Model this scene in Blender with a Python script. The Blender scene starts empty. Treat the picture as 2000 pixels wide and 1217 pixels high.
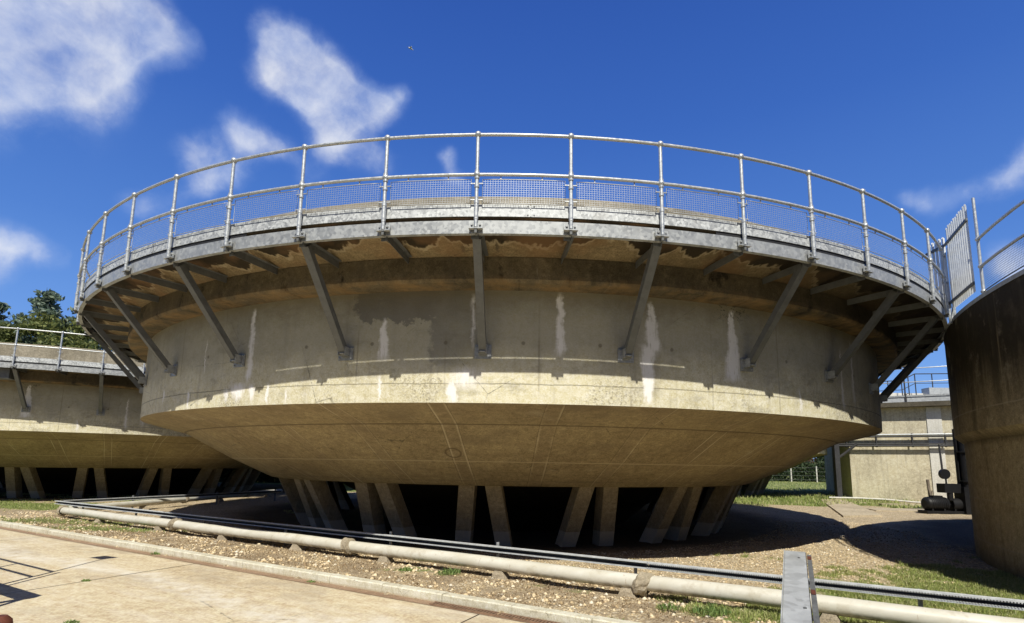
import bpy, math, random
import numpy as np
from mathutils import Vector, Matrix, noise

random.seed(7); rng = np.random.default_rng(7)
R_ = math.radians; PI = math.pi
scene = bpy.context.scene
col = scene.collection

# ------------------------------------------------------------------ helpers
def tag(o, label=None, cat=None, group=None, kind=None):
    if label: o["label"] = label
    if cat: o["category"] = cat
    if group: o["group"] = group
    if kind: o["kind"] = kind
    return o

def empty(name, loc=(0, 0, 0), rz=0, parent=None):
    o = bpy.data.objects.new(name, None); col.objects.link(o)
    o.location = loc; o.rotation_euler = (0, 0, rz); o.empty_display_size = .3
    if parent: o.parent = parent
    return o

class MB:
    def __init__(s): s.v = []; s.f = []; s.sm = []
    def add(s, vs, fs, smooth=False):
        n = len(s.v); s.v += [tuple(v) for v in vs]
        s.f += [tuple(i + n for i in f) for f in fs]; s.sm += [smooth] * len(fs)
    def box(s, c, d, m=None):
        x, y, z = d[0] / 2, d[1] / 2, d[2] / 2
        vs = [Vector((a * x, b * y, e * z)) for a in (-1, 1) for b in (-1, 1) for e in (-1, 1)]
        if m is not None: vs = [m @ v for v in vs]
        vs = [v + Vector(c) for v in vs]
        s.add(vs, [(0, 1, 3, 2), (4, 6, 7, 5), (0, 4, 5, 1), (2, 3, 7, 6), (0, 2, 6, 4), (1, 5, 7, 3)])
    def tube(s, pts, r, n=8, closed=False, caps=True, smooth=True, r2=None):
        pts = [Vector(p) for p in pts]; N = len(pts); rings = []
        for i, p in enumerate(pts):
            if closed: t = (pts[(i + 1) % N] - pts[i - 1])
            else: t = pts[min(i + 1, N - 1)] - pts[max(i - 1, 0)]
            t.normalize()
            up = Vector((0, 0, 1)) if abs(t.z) < .95 else Vector((1, 0, 0))
            a = t.cross(up).normalized(); b = a.cross(t).normalized()
            rr = r if r2 is None else r + (r2 - r) * i / max(1, N - 1)
            if isinstance(r, (list, tuple)): rr = r[i]
            rings.append([p + (a * math.cos(k * 2 * PI / n) + b * math.sin(k * 2 * PI / n)) * rr for k in range(n)])
        vs = [v for g in rings for v in g]; fs = []
        for i in range(N if closed else N - 1):
            j = (i + 1) % N
            for k in range(n):
                l = (k + 1) % n
                fs.append((i * n + k, i * n + l, j * n + l, j * n + k))
        s.add(vs, fs, smooth)
        if caps and not closed:
            s.add(rings[0], [tuple(range(n))]); s.add(rings[-1], [tuple(range(n - 1, -1, -1))])
    def ball(s, c, r, n=10, m=6, sz=1.0):
        vs = []; fs = []
        for i in range(m + 1):
            th = PI * i / m
            for k in range(n):
                ph = 2 * PI * k / n
                vs.append((c[0] + r * math.sin(th) * math.cos(ph), c[1] + r * math.sin(th) * math.sin(ph), c[2] + r * sz * math.cos(th)))
        for i in range(m):
            for k in range(n):
                l = (k + 1) % n
                fs.append((i * n + k, (i + 1) * n + k, (i + 1) * n + l, i * n + l))
        s.add(vs, fs, True)
    def revolve(s, prof, n=240, a0=0, a1=2 * PI, closed_prof=False, smooth=False):
        full = abs(a1 - a0 - 2 * PI) < 1e-6
        cnt = n if full else n + 1; m = len(prof); vs = []; fs = []
        for i in range(cnt):
            a = a0 + (a1 - a0) * i / n
            for (r, z) in prof: vs.append((r * math.sin(a), -r * math.cos(a), z))
        for i in range(n):
            j = (i + 1) % cnt
            for k in range(m if closed_prof else m - 1):
                l = (k + 1) % m
                fs.append((i * m + k, j * m + k, j * m + l, i * m + l))
        s.add(vs, fs, smooth)
    def prism(s, bottom, top):
        n = len(bottom)
        s.add(list(bottom) + list(top), [tuple(range(n - 1, -1, -1)), tuple(range(n, 2 * n))] +
              [(i, (i + 1) % n, n + (i + 1) % n, n + i) for i in range(n)])
    def mesh(s, name, mat):
        me = bpy.data.meshes.new(name); me.from_pydata(s.v, [], s.f)
        if mat: me.materials.append(mat)
        me.polygons.foreach_set("use_smooth", s.sm); me.update(); return me
    def build(s, name, mat, parent=None, loc=(0, 0, 0), rz=0):
        return mobj(name, s.mesh(name, mat), parent, loc, rz)

def mobj(name, me, parent=None, loc=(0, 0, 0), rz=0):
    o = bpy.data.objects.new(name, me); col.objects.link(o)
    o.location = loc; o.rotation_euler = (0, 0, rz)
    if parent: o.parent = parent
    return o

def np_mesh(name, V, F, mat, attr=None):
    """V (n,3), F (m,k) all same size"""
    me = bpy.data.meshes.new(name)
    me.vertices.add(len(V)); me.vertices.foreach_set("co", V.astype(np.float32).ravel())
    k = F.shape[1]; m = len(F)
    me.loops.add(m * k); me.polygons.add(m)
    me.loops.foreach_set("vertex_index", F.astype(np.int32).ravel())
    me.polygons.foreach_set("loop_start", np.arange(0, m * k, k, dtype=np.int32))
    if attr is not None:
        a = me.attributes.new("grassy", 'FLOAT', 'POINT'); a.data.foreach_set("value", attr.astype(np.float32))
    me.materials.append(mat); me.update(calc_edges=True); me.validate(); return me

# ------------------------------------------------------------------ node helper
class N:
    def __init__(s, name):
        s.mat = bpy.data.materials.new(name); s.mat.use_nodes = True
        s.t = s.mat.node_tree; s.n = s.t.nodes; s.bs = s.n["Principled BSDF"]
        s.bs.inputs["Roughness"].default_value = .85
        s.bs.inputs["Specular IOR Level"].default_value = .3
    def link(s, a, b): s.t.links.new(a, b)
    def val(s, sock, v):
        if hasattr(v, "is_output") or isinstance(v, bpy.types.NodeSocket): s.link(v, sock)
        else: sock.default_value = v
    def m(s, op, a, b=None, c=None, clamp=False):
        nd = s.n.new("ShaderNodeMath"); nd.operation = op; nd.use_clamp = clamp
        s.val(nd.inputs[0], a)
        if b is not None: s.val(nd.inputs[1], b)
        if c is not None: s.val(nd.inputs[2], c)
        return nd.outputs[0]
    def coord(s, which="Object"):
        return s.n.new("ShaderNodeTexCoord").outputs[which]
    def sep(s, v):
        nd = s.n.new("ShaderNodeSeparateXYZ"); s.link(v, nd.inputs[0]); return nd.outputs
    def comb(s, x, y, z=0.0):
        nd = s.n.new("ShaderNodeCombineXYZ")
        for i, q in enumerate((x, y, z)): s.val(nd.inputs[i], q)
        return nd.outputs[0]
    def scale(s, v, k):
        nd = s.n.new("ShaderNodeVectorMath"); nd.operation = 'MULTIPLY'
        s.link(v, nd.inputs[0]); nd.inputs[1].default_value = k if isinstance(k, (tuple, list)) else (k, k, k)
        return nd.outputs[0]
    def noise(s, v, scale=1.0, detail=5, rough=.55, dist=0.0, out=0):
        nd = s.n.new("ShaderNodeTexNoise"); s.link(v, nd.inputs["Vector"])
        nd.inputs["Scale"].default_value = scale; nd.inputs["Detail"].default_value = detail
        nd.inputs["Roughness"].default_value = rough; nd.inputs["Distortion"].default_value = dist
        return nd.outputs[out]
    def voro(s, v, scale=1.0, feature='F1', out="Distance"):
        nd = s.n.new("ShaderNodeTexVoronoi"); nd.feature = feature; s.link(v, nd.inputs["Vector"])
        nd.inputs["Scale"].default_value = scale; return nd.outputs[out]
    def mr(s, v, a, b, c=0.0, d=1.0, smooth=False):
        nd = s.n.new("ShaderNodeMapRange"); nd.interpolation_type = 'SMOOTHSTEP' if smooth else 'LINEAR'
        s.val(nd.inputs[0], v); s.val(nd.inputs[1], a); s.val(nd.inputs[2], b)
        nd.inputs[3].default_value = c; nd.inputs[4].default_value = d
        return nd.outputs[0]
    def mix(s, f, a, b, mode='MIX'):
        nd = s.n.new("ShaderNodeMix"); nd.data_type = 'RGBA'; nd.blend_type = mode
        s.val(nd.inputs[0], f)
        for i, q in ((6, a), (7, b)):
            if isinstance(q, (tuple, list)): nd.inputs[i].default_value = (*q[:3], 1)
            else: s.link(q, nd.inputs[i])
        return nd.outputs[2]
    def ramp(s, f, stops):
        nd = s.n.new("ShaderNodeValToRGB"); s.link(f, nd.inputs[0]); cr = nd.color_ramp
        while len(cr.elements) < len(stops): cr.elements.new(.5)
        for e, (p, c) in zip(cr.elements, stops): e.position = p; e.color = (*c, 1)
        return nd.outputs[0]
    def bump(s, h, strength=.3, dist=.02):
        nd = s.n.new("ShaderNodeBump"); nd.inputs["Strength"].default_value = strength
        nd.inputs["Distance"].default_value = dist; s.link(h, nd.inputs["Height"])
        s.link(nd.outputs[0], s.bs.inputs["Normal"])
    def color(s, c):
        if isinstance(c, (tuple, list)): s.bs.inputs["Base Color"].default_value = (*c[:3], 1)
        else: s.link(c, s.bs.inputs["Base Color"])
    def rand(s):
        return s.n.new("ShaderNodeNewGeometry").outputs["Random Per Island"]
    def orand(s):
        return s.n.new("ShaderNodeObjectInfo").outputs["Random"]

def concrete_base(n, P, c0, c1, c2, k=1.0):
    a = n.noise(P, .55 * k, 6, .6)
    b = n.noise(P, 4.0 * k, 6, .65)
    d = n.noise(P, 45.0 * k, 3, .6)
    c = n.mix(n.mr(a, .35, .68, smooth=True), c0, c1)
    c = n.mix(n.m('MULTIPLY', n.mr(b, .45, .75, smooth=True), .55), c, c2)
    sp = n.mr(n.voro(P, 38 * k), .02, .10, .55, 1.0)
    pin = n.mr(n.noise(P, 9 * k, 2, .5), .56, .66)
    c = n.mix(n.m('MULTIPLY', n.m('SUBTRACT', 1.0, sp), pin), c, (.05, .045, .035))
    c = n.mix(.6, c, n.mix(n.mr(d, .3, .7), (.26, .25, .23), (.74, .73, .70)), 'OVERLAY')
    mc = n.noise(P, 11.0 * k, 6, .75)
    c = n.mix(.55, c, n.mix(n.mr(mc, .36, .64), (.30, .29, .26), (.70, .69, .66)), 'OVERLAY')
    cr = n.voro(P, 1.1 * k, 'DISTANCE_TO_EDGE'); crm = n.m('MULTIPLY', n.mr(n.m('ADD', cr, n.m('MULTIPLY', n.m('SUBTRACT', mc, .5), .05)), .006, .001), n.mr(n.noise(P, .7 * k, 3, .5), .52, .6))
    c = n.mix(n.m('MULTIPLY', crm, .6), c, (.09, .075, .055))
    return c, b, d

# ------------------------------------------------------------------ materials
def mat_tank_wall():
    n = N("weathered_concrete_wall"); P = n.coord(); x, y, z = n.sep(P)
    ang = n.m('ARCTAN2', x, n.m('MULTIPLY', y, -1.0)); u = n.m('MULTIPLY', ang, 9.72)
    UV = n.comb(u, z, 0.0)
    c, b, d = concrete_base(n, P, (.76, .72, .565), (.66, .62, .48), (.82, .78, .65))
    # run-off streaks
    st = n.noise(n.comb(n.m('MULTIPLY', u, 6.0), n.m('MULTIPLY', z, .45), 0.0), 1.0, 5, .65)
    c = n.mix(n.m('MULTIPLY', n.mr(st, .5, .75, smooth=True), .42), c, (.33, .285, .20))
    st2 = n.noise(n.comb(n.m('MULTIPLY', u, 3.0), n.m('MULTIPLY', z, .3), 3.0), 1.3, 5, .6)
    c = n.mix(n.m('MULTIPLY', n.mr(st2, .58, .8, smooth=True), .35), c, (.60, .57, .50))
    upper_shade = n.mr(n.m('ADD', z, n.m('MULTIPLY', n.m('SUBTRACT', n.noise(UV, .8, 5, .65), .5), 1.2)), 2.75, 3.35, 0, 1, True)
    c = n.mix(n.m('MULTIPLY', upper_shade, .68), c, (.35, .335, .28))  # upper wall colour darkened to deepen the shade under the walkway
    bl = n.noise(n.comb(n.m('MULTIPLY', u, 1.0), n.m('MULTIPLY', z, 2.2), 9.0), 1.6, 7, .7)
    c = n.mix(n.mr(bl, .52, .70, 0, .42, True), c, (.27, .245, .19))
    c = n.mix(n.mr(bl, .42, .28, 0, .35, True), c, (.72, .68, .56))
    # damp grey patch high on the wall with ragged edge
    wob = n.m('MULTIPLY', n.m('SUBTRACT', n.noise(UV, 3.2, 7, .68), .5), 1.5)
    zz = n.m('ADD', z, n.m('MULTIPLY', wob, .55))
    top = n.m('MULTIPLY', n.mr(zz, 3.60, 3.63), n.mr(n.m('ADD', u, n.m('MULTIPLY', wob, .5)), -2.36, -2.30))
    top = n.m('MULTIPLY', top, n.mr(u, -.55, -1.2))
    side = n.m('MULTIPLY', n.mr(n.m('ADD', u, n.m('MULTIPLY', wob, .45)), -1.20, -1.12), n.mr(n.m('ADD', u, n.m('MULTIPLY', wob, .8)), -.1, -.9))
    side = n.m('MULTIPLY', side, n.mr(z, 2.85, 3.0))
    pm = n.m('MAXIMUM', top, n.m('MULTIPLY', side, .75))
    c = n.mix(n.m('MULTIPLY', pm, .74), c, (.17, .165, .155))
    # darker towards the ring beam
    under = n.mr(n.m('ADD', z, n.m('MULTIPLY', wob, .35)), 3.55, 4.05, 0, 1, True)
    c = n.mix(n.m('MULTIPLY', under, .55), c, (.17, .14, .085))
    # day joints
    jj = n.m('ADD', n.m('SUBTRACT', z, 2.70), n.m('MULTIPLY', wob, .03))
    c = n.mix(n.mr(n.m('ABSOLUTE', jj), .012, .003, 0, .6), c, (.10, .08, .05))
    # vertical panel joints every 15.6 degrees
    vj = n.m('ABSOLUTE', n.m('SUBTRACT', n.m('PINGPONG', n.m('ADD', ang, R_(11.0) + 4 * PI), R_(3.9)), 0.0))
    c = n.mix(n.m('MULTIPLY', n.mr(vj, .0018, .0005, 0, .5), n.mr(n.noise(P, 1.3, 4), .4, .6)), c, (.25, .21, .15))
    rp = n.m('MULTIPLY', n.mr(n.noise(UV, .9, 5, .6), .50, .58), n.mr(z, 3.0, 2.72))
    rg = n.noise(P, 32, 4, .75)
    c = n.mix(n.m('MULTIPLY', rp, n.mr(rg, .52, .60, 0, .75)), c, (.30, .26, .19))
    c = n.mix(n.m('MULTIPLY', rp, n.mr(rg, .44, .36, 0, .5)), c, (.78, .75, .66))
    sm = n.m('MULTIPLY', n.mr(n.noise(UV, 2.2, 6, .7), .55, .72), n.mr(n.noise(P, 19, 4, .7), .45, .6))
    c = n.mix(n.m('MULTIPLY', sm, .35), c, (.30, .27, .20))
    # tie-holes
    hu = n.m('SUBTRACT', n.m('PINGPONG', n.m('ADD', u, 60.35), .55), 0.0)
    hz = n.m('SUBTRACT', z, 3.285)
    hr = n.m('SQRT', n.m('ADD', n.m('MULTIPLY', hu, hu), n.m('MULTIPLY', hz, hz)))
    c = n.mix(n.mr(hr, .035, .02, 0, .6), c, (.13, .11, .075))
    # lime streaks: degrees, z top, z bottom, half width top, half width bottom, strength
    S = [(-11.0, 3.66, 3.05, .03, .12, .95), (-25.1, 3.98, 2.80, .05, .09, .75), (4.0, 4.03, 3.12, .05, .10, .85),
         (12.0, 3.98, 3.2, .05, .16, .9), (11.6, 3.35, 2.48, .16, .08, 1.0), (20.1, 3.98, 2.88, .05, .20, 1.0), (-5.0, 2.74, 2.43, .07, .10, 1.3),
         (-3.9, 2.95, 2.62, .25, .35, .55), (-28.0, 2.72, 2.50, .10, .04, .9), (-26.4, 2.80, 2.50, .30, .07, .9), (-24.6, 2.78, 2.50, .10, .04, .9), (-22.6, 2.78, 2.43, .04, .03, .8),
         (-34.7, 2.76, 2.45, .05, .05, .9), (-41.0, 2.85, 2.60, .06, .05, .7), (-20.5, 2.66, 2.46, .03, .03, .7),
         (-11.2, 2.85, 2.45, .03, .025, .6), (-32, 3.6, 3.0, .02, .02, .5), (-3.3, 4.0, 3.2, .05, .03, .4), (28.5, 2.9, 2.45, .03, .05, .5), (36.5, 3.7, 2.6, .03, .07, .5), (39.4, 3.9, 2.7, .04, .09, .45),
         (17.0, 2.46, 2.40, .02, .02, 1.0), (70, 3.9, 2.6, .05, .1, .8), (-60, 3.9, 2.7, .05, .12, .8), (-80, 3.9, 2.9, .05, .1, .7), (95, 3.9, 2.7, .05, .1, .7), (130, 3.9, 2.7, .05, .1, .7), (-120, 3.9, 2.7, .05, .1, .7)]
    sn = n.noise(n.comb(n.m('MULTIPLY', u, 26.0), n.m('MULTIPLY', z, 2.6), 0.0), 1.0, 7, .78)
    wig = n.m('MULTIPLY', n.m('SUBTRACT', n.noise(n.comb(u, n.m('MULTIPLY', z, 2.0), 7.0), 2.5, 5, .65), .5), .20)
    tot = None
    for (dg, zt, zb, w0, w1, k) in S:
        t = n.mr(z, zt, zb)
        w = n.m('MULTIPLY_ADD', t, w1 - w0, w0)
        cx = n.m('ABSOLUTE', n.m('ADD', n.m('SUBTRACT', u, R_(dg) * 9.72), wig))
        q = n.m('SUBTRACT', 1.0, n.m('DIVIDE', cx, w), clamp=True)
        rng_ = n.m('MULTIPLY', n.mr(z, zt + .02, zt - .10), n.mr(z, zb - .04, zb + .12))
        q = n.m('MULTIPLY', n.m('MULTIPLY', n.m('POWER', q, .9), rng_), k)
        tot = q if tot is None else n.m('MAXIMUM', tot, q)
    tot = n.m('MULTIPLY', tot, n.mr(sn, .34, .54, .22, 2.3), clamp=True)
    c = n.mix(tot, c, (.92, .90, .87))
    # dark mould speckle where the streaks start
    mo = n.m('MULTIPLY', n.mr(n.noise(P, 22, 3, .7), .55, .62), n.mr(n.m('ABSOLUTE', n.m('SUBTRACT', u, R_(20.1) * 9.72)), .42, .15))
    mo = n.m('MULTIPLY', mo, n.mr(z, 3.72, 3.95))
    c = n.mix(n.m('MULTIPLY', mo, .8), c, (.03, .028, .02))
    n.color(c); n.bs.inputs["Roughness"].default_value = .9
    h = n.m('ADD', n.m('ADD', n.m('MULTIPLY', b, .6), n.m('MULTIPLY', d, .35)), n.m('MULTIPLY', n.m('MULTIPLY', rp, rg), 1.6)); n.bump(h, .6, .014)
    return n.mat

def mat_beam():
    n = N("stained_concrete_beam"); P = n.coord(); x, y, z = n.sep(P)
    u = n.m('MULTIPLY', n.m('ARCTAN2', x, n.m('MULTIPLY', y, -1.0)), 10.0)
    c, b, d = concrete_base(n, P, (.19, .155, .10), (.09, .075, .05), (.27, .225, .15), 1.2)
    st = n.noise(n.comb(n.m('MULTIPLY', u, 5.0), n.m('MULTIPLY', z, .8), 0.0), 1.0, 6, .7)
    c = n.mix(n.mr(st, .45, .72, 0, .7, True), c, (.12, .10, .07))
    st = n.noise(n.comb(n.m('MULTIPLY', u, 9.0), n.m('MULTIPLY', z, .9), 4.0), 1.0, 6, .7)
    c = n.mix(n.mr(st, .62, .76, 0, .6, True), c, (.5, .48, .44))
    ang_ = n.m('ARCTAN2', x, n.m('MULTIPLY', y, -1.0)); c = n.mix(n.mr(ang_, .15, .7, 0, .7), c, (.03, .025, .018))  # right side darkened in colour, standing in for shade by the right tank
    bd = n.noise(n.comb(n.m('MULTIPLY', u, 2.2), n.m('MULTIPLY', z, 1.2), 6.0), 1.0, 6, .7); c = n.mix(n.m('MULTIPLY', n.mr(bd, .54, .66, 0, 1, True), n.mr(n.noise(P, 8, 5, .7), .3, .55)), c, (.025, .02, .015))
    rust = n.m('MULTIPLY', n.mr(z, 4.16, 4.05), n.mr(n.noise(P, 2.2, 5, .7), .42, .65))
    c = n.mix(n.m('MULTIPLY', rust, .7), c, (.36, .23, .10))
    n.color(c); n.bump(n.m('ADD', b, n.m('MULTIPLY', d, .3)), .6, .02); return n.mat

def mat_soffit():
    n = N("stained_walkway_soffit"); P = n.coord(); x, y, z = n.sep(P)
    r = n.m('SQRT', n.m('ADD', n.m('MULTIPLY', x, x), n.m('MULTIPLY', y, y)))
    u = n.m('MULTIPLY', n.m('ARCTAN2', x, n.m('MULTIPLY', y, -1.0)), 10.3)
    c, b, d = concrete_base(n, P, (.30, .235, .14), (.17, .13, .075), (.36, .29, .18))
    w = n.m('ADD', n.noise(n.comb(u, 0.0, 0.0), 1.3, 4, .55), n.m('MULTIPLY', n.noise(P, 6, 5, .6), .15))
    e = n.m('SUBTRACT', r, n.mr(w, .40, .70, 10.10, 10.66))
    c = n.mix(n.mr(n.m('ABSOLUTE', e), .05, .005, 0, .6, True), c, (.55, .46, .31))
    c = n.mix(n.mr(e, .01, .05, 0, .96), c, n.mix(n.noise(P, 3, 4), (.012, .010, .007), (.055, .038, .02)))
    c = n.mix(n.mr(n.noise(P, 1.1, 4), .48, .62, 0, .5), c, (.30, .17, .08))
    ang_ = n.m('ARCTAN2', x, n.m('MULTIPLY', y, -1.0)); c = n.mix(n.mr(ang_, .12, .62, 0, .82), c, (.02, .016, .011))  # shade on the right side painted into the soffit colour
    n.color(c); n.bump(n.m('ADD', b, n.m('MULTIPLY', d, .3)), .6, .02); return n.mat

def mat_cone():
    n = N("shuttered_concrete_cone"); P = n.coord(); x, y, z = n.sep(P)
    ang = n.m('ARCTAN2', x, n.m('MULTIPLY', y, -1.0)); u = n.m('MULTIPLY', ang, 8.0)
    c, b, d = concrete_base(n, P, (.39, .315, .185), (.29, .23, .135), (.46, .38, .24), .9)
    st = n.noise(n.comb(n.m('MULTIPLY', u, .7), n.m('MULTIPLY', z, 9.0), 0.0), 1.0, 5, .6)
    c = n.mix(n.mr(st, .48, .75, 0, .45, True), c, (.24, .175, .10))
    wob = n.m('MULTIPLY', n.m('SUBTRACT', n.noise(P, 5.0, 4, .6), .5), 1.0)
    m1 = n.noise(n.comb(u, n.m('MULTIPLY', z, 4.0), 2.0), .9, 7, .7)
    c = n.mix(n.mr(m1, .50, .68, 0, .55, True), c, (.23, .18, .11))
    c = n.mix(n.mr(m1, .40, .24, 0, .5, True), c, (.60, .52, .36))
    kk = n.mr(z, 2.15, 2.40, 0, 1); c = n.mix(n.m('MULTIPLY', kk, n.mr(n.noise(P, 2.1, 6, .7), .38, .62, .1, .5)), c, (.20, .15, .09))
    # radial shutter joints every 10 degrees: a pale line each side of a slightly darker strip
    pp = n.m('PINGPONG', n.m('ADD', ang, R_(-3.7) + 4 * PI), R_(5.0))
    pr = n.m('MULTIPLY', pp, n.m('SQRT', n.m('ADD', n.m('MULTIPLY', x, x), n.m('MULTIPLY', y, y))))
    pr = n.m('ADD', pr, n.m('MULTIPLY', wob, .015))
    br = n.mr(n.noise(n.comb(u, z, 0.0), 1.4, 4, .6), .42, .60)
    line = n.m('MULTIPLY', n.mr(n.m('ABSOLUTE', n.m('SUBTRACT', pr, .115)), .020, .007), br)
    c = n.mix(n.mr(pr, .11, .09, 0, .25), c, (.26, .195, .12))
    c = n.mix(n.m('MULTIPLY', line, .75), c, (.62, .53, .36))
    dk = n.mr(n.m('ABSOLUTE', n.m('SUBTRACT', pr, .135)), .008, .002)
    c = n.mix(n.m('MULTIPLY', dk, .6), c, (.12, .085, .05))
    for zz, cc, k in ((1.63, (.56, .46, .30), .7), (2.195, (.13, .095, .055), .75), (1.28, (.2, .16, .1), .4)):
        q = n.m('ABSOLUTE', n.m('ADD', n.m('SUBTRACT', z, zz), n.m('MULTIPLY', wob, .008)))
        c = n.mix(n.mr(q, .011, .004, 0, k), c, cc)
    rr = n.m('ABSOLUTE', n.m('SUBTRACT', n.m('SQRT', n.m('ADD', n.m('POWER', n.m('ABSOLUTE', n.m('ADD', x, .97)), 2.0), n.m('POWER', n.m('ABSOLUTE', n.m('ADD', y, 8.0)), 2.0))), .13))
    c = n.mix(n.mr(rr, .025, .008, 0, .7), c, (.13, .09, .05))
    lime = n.m('MULTIPLY', n.mr(n.noise(n.comb(n.m('MULTIPLY', u, 5.0), n.m('MULTIPLY', z, 3.0), 0.0), 1.0, 5, .7), .66, .8), .5)
    c = n.mix(lime, c, (.56, .50, .38))
    n.color(c); n.bump(n.m('ADD', b, n.m('MULTIPLY', d, .3)), .5, .015); return n.mat

def mat_concrete(name, c0, c1, c2, k=1.0, streak=None, zlight=None, bump=.5):
    n = N(name); P = n.coord(); x, y, z = n.sep(P)
    c, b, d = concrete_base(n, P, c0, c1, c2, k)
    if streak:
        st = n.noise(n.scale(P, (6, 6, .45)), 1.0, 6, .68)
        c = n.mix(n.mr(st, .46, .74, 0, .65, True), c, streak)
        st = n.noise(n.scale(P, (9, 9, .6)), 1.0, 5, .7)
        c = n.mix(n.mr(st, .63, .78, 0, .5, True), c, (.62, .59, .53))
    if zlight is not None:
        c = n.mix(n.mr(z, zlight + .02, zlight, 0, .55), c, (.62, .58, .50))
    n.color(c); n.bump(n.m('ADD', b, n.m('MULTIPLY', d, .4)), bump, .015); return n.mat

def mat_right_tank():
    n = N("dark_streaked_concrete"); P = n.coord(); x, y, z = n.sep(P)
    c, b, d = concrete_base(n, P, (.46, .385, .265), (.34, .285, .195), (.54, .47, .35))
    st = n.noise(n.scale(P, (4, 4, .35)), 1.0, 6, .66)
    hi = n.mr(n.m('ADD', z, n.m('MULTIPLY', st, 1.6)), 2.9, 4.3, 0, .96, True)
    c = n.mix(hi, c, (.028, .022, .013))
    st2 = n.noise(n.scale(P, (9, 9, .5)), 1.0, 6, .7)
    c = n.mix(n.mr(st2, .60, .78, 0, .45, True), c, (.46, .37, .22))
    c = n.mix(n.mr(st, .52, .75, 0, .5, True), c, (.12, .10, .065))
    for zz in (2.62, 1.12, .38):
        q = n.m('ABSOLUTE', n.m('ADD', n.m('SUBTRACT', z, zz), n.m('MULTIPLY', n.m('SUBTRACT', n.noise(P, 3, 4), .5), .03)))
        c = n.mix(n.mr(q, .014, .004, 0, .55), c, (.45, .40, .31))
    c = n.mix(n.m('MULTIPLY', n.mr(n.m('ADD', z, n.m('MULTIPLY', n.noise(P, 5, 5, .7), .3)), .55, .15), .7), c, (.10, .095, .05))
    c = n.mix(n.m('MULTIPLY', n.mr(n.m('ABSOLUTE', n.m('SUBTRACT', z, 2.14)), .10, .0), .7), c, (.10, .08, .05))
    mm = n.noise(P, 1.2, 7, .72); c = n.mix(n.mr(mm, .52, .68, 0, .5, True), c, (.14, .115, .075)); c = n.mix(n.mr(mm, .44, .3, 0, .45, True), c, (.50, .43, .31))
    lime = n.m('MULTIPLY', n.mr(n.noise(n.scale(P, (7, 7, .9)), 1.0, 5, .75), .66, .78), n.mr(n.m('ABSOLUTE', n.m('SUBTRACT', z, .95)), .35, .1))
    c = n.mix(n.m('MULTIPLY', lime, .8), c, (.66, .64, .58))
    n.color(c); n.bump(n.m('ADD', b, n.m('MULTIPLY', d, .4)), .6, .015); return n.mat

def mat_galv(name="galvanised_steel", base=.43, scale=26, spangle=.35, metal=.35, rough=.48):
    n = N(name); P = n.coord()
    v = n.voro(n.scale(P, (1, 1, 1)), scale, 'F1', "Color"); vx = n.sep(v)[0]
    a = n.noise(P, 7, 5, .6)
    f = n.m('ADD', n.m('MULTIPLY', n.m('SUBTRACT', vx, .5), spangle), n.m('MULTIPLY', n.m('SUBTRACT', a, .5), .45))
    L = n.m('ADD', base, n.m('MULTIPLY', f, base))
    cmb = n.n.new("ShaderNodeCombineColor")
    n.link(n.m('MULTIPLY', L, .965), cmb.inputs[0]); n.link(L, cmb.inputs[1]); n.link(n.m('MULTIPLY', L, 1.01), cmb.inputs[2])
    dirt = n.mr(n.noise(P, 1.7, 6, .7), .55, .8, 0, .5, True)
    c = n.mix(dirt, cmb.outputs[0], (.30, .29, .26))
    n.color(c); n.bs.inputs["Metallic"].default_value = metal
    n.link(n.mr(vx, 0, 1, rough - .1, rough + .12), n.bs.inputs["Roughness"])
    n.bs.inputs["Specular IOR Level"].default_value = .5
    return n.mat

def mat_simple(name, c, rough=.8, metal=0.0, var=.3, scale=6, spec=.3):
    n = N(name); P = n.coord(); a = n.noise(P, scale, 5, .6); g = n.noise(P, scale * 9, 3, .6)
    f = n.mr(n.m('ADD', n.m('MULTIPLY', a, .7), n.m('MULTIPLY', g, .3)), .3, .7)
    n.color(n.mix(f, tuple(q * (1 - var) for q in c), tuple(min(1, q * (1 + var)) for q in c)))
    n.bs.inputs["Roughness"].default_value = rough; n.bs.inputs["Metallic"].default_value = metal
    n.bs.inputs["Specular IOR Level"].default_value = spec
    n.bump(g, .2, .005); return n.mat

def mat_pipe():
    n = N("cream_painted_pipe"); P = n.coord()
    c = n.mix(n.mr(n.noise(n.scale(P, (1, 6, 6)), 1.0, 5, .6), .35, .7), (.60, .57, .47), (.72, .70, .62))
    c = n.mix(n.mr(n.noise(P, 5, 6, .7), .58, .75, 0, .5), c, (.42, .36, .24))
    c = n.mix(n.mr(n.noise(n.scale(P, (3, 12, 12)), 2.0, 4, .8), .70, .74, 0, .9), c, (.10, .09, .08))
    c = n.mix(n.mr(n.noise(P, 2.3, 7, .75), .56, .66, 0, .55), c, (.46, .40, .29)); c = n.mix(n.mr(n.noise(n.scale(P, (9, 9, 1.5)), 1.2, 5, .8), .64, .72, 0, .6), c, (.30, .19, .10))
    z = n.sep(P)[2]
    c = n.mix(n.m('MULTIPLY', n.mr(z, .19, .13), n.mr(n.noise(P, 9, 4, .6), .4, .6)), c, (.16, .13, .09))
    n.color(c); n.bs.inputs["Roughness"].default_value = .42; n.bs.inputs["Specular IOR Level"].default_value = .45
    n.bump(n.noise(P, 30, 3), .15, .004); return n.mat

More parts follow.
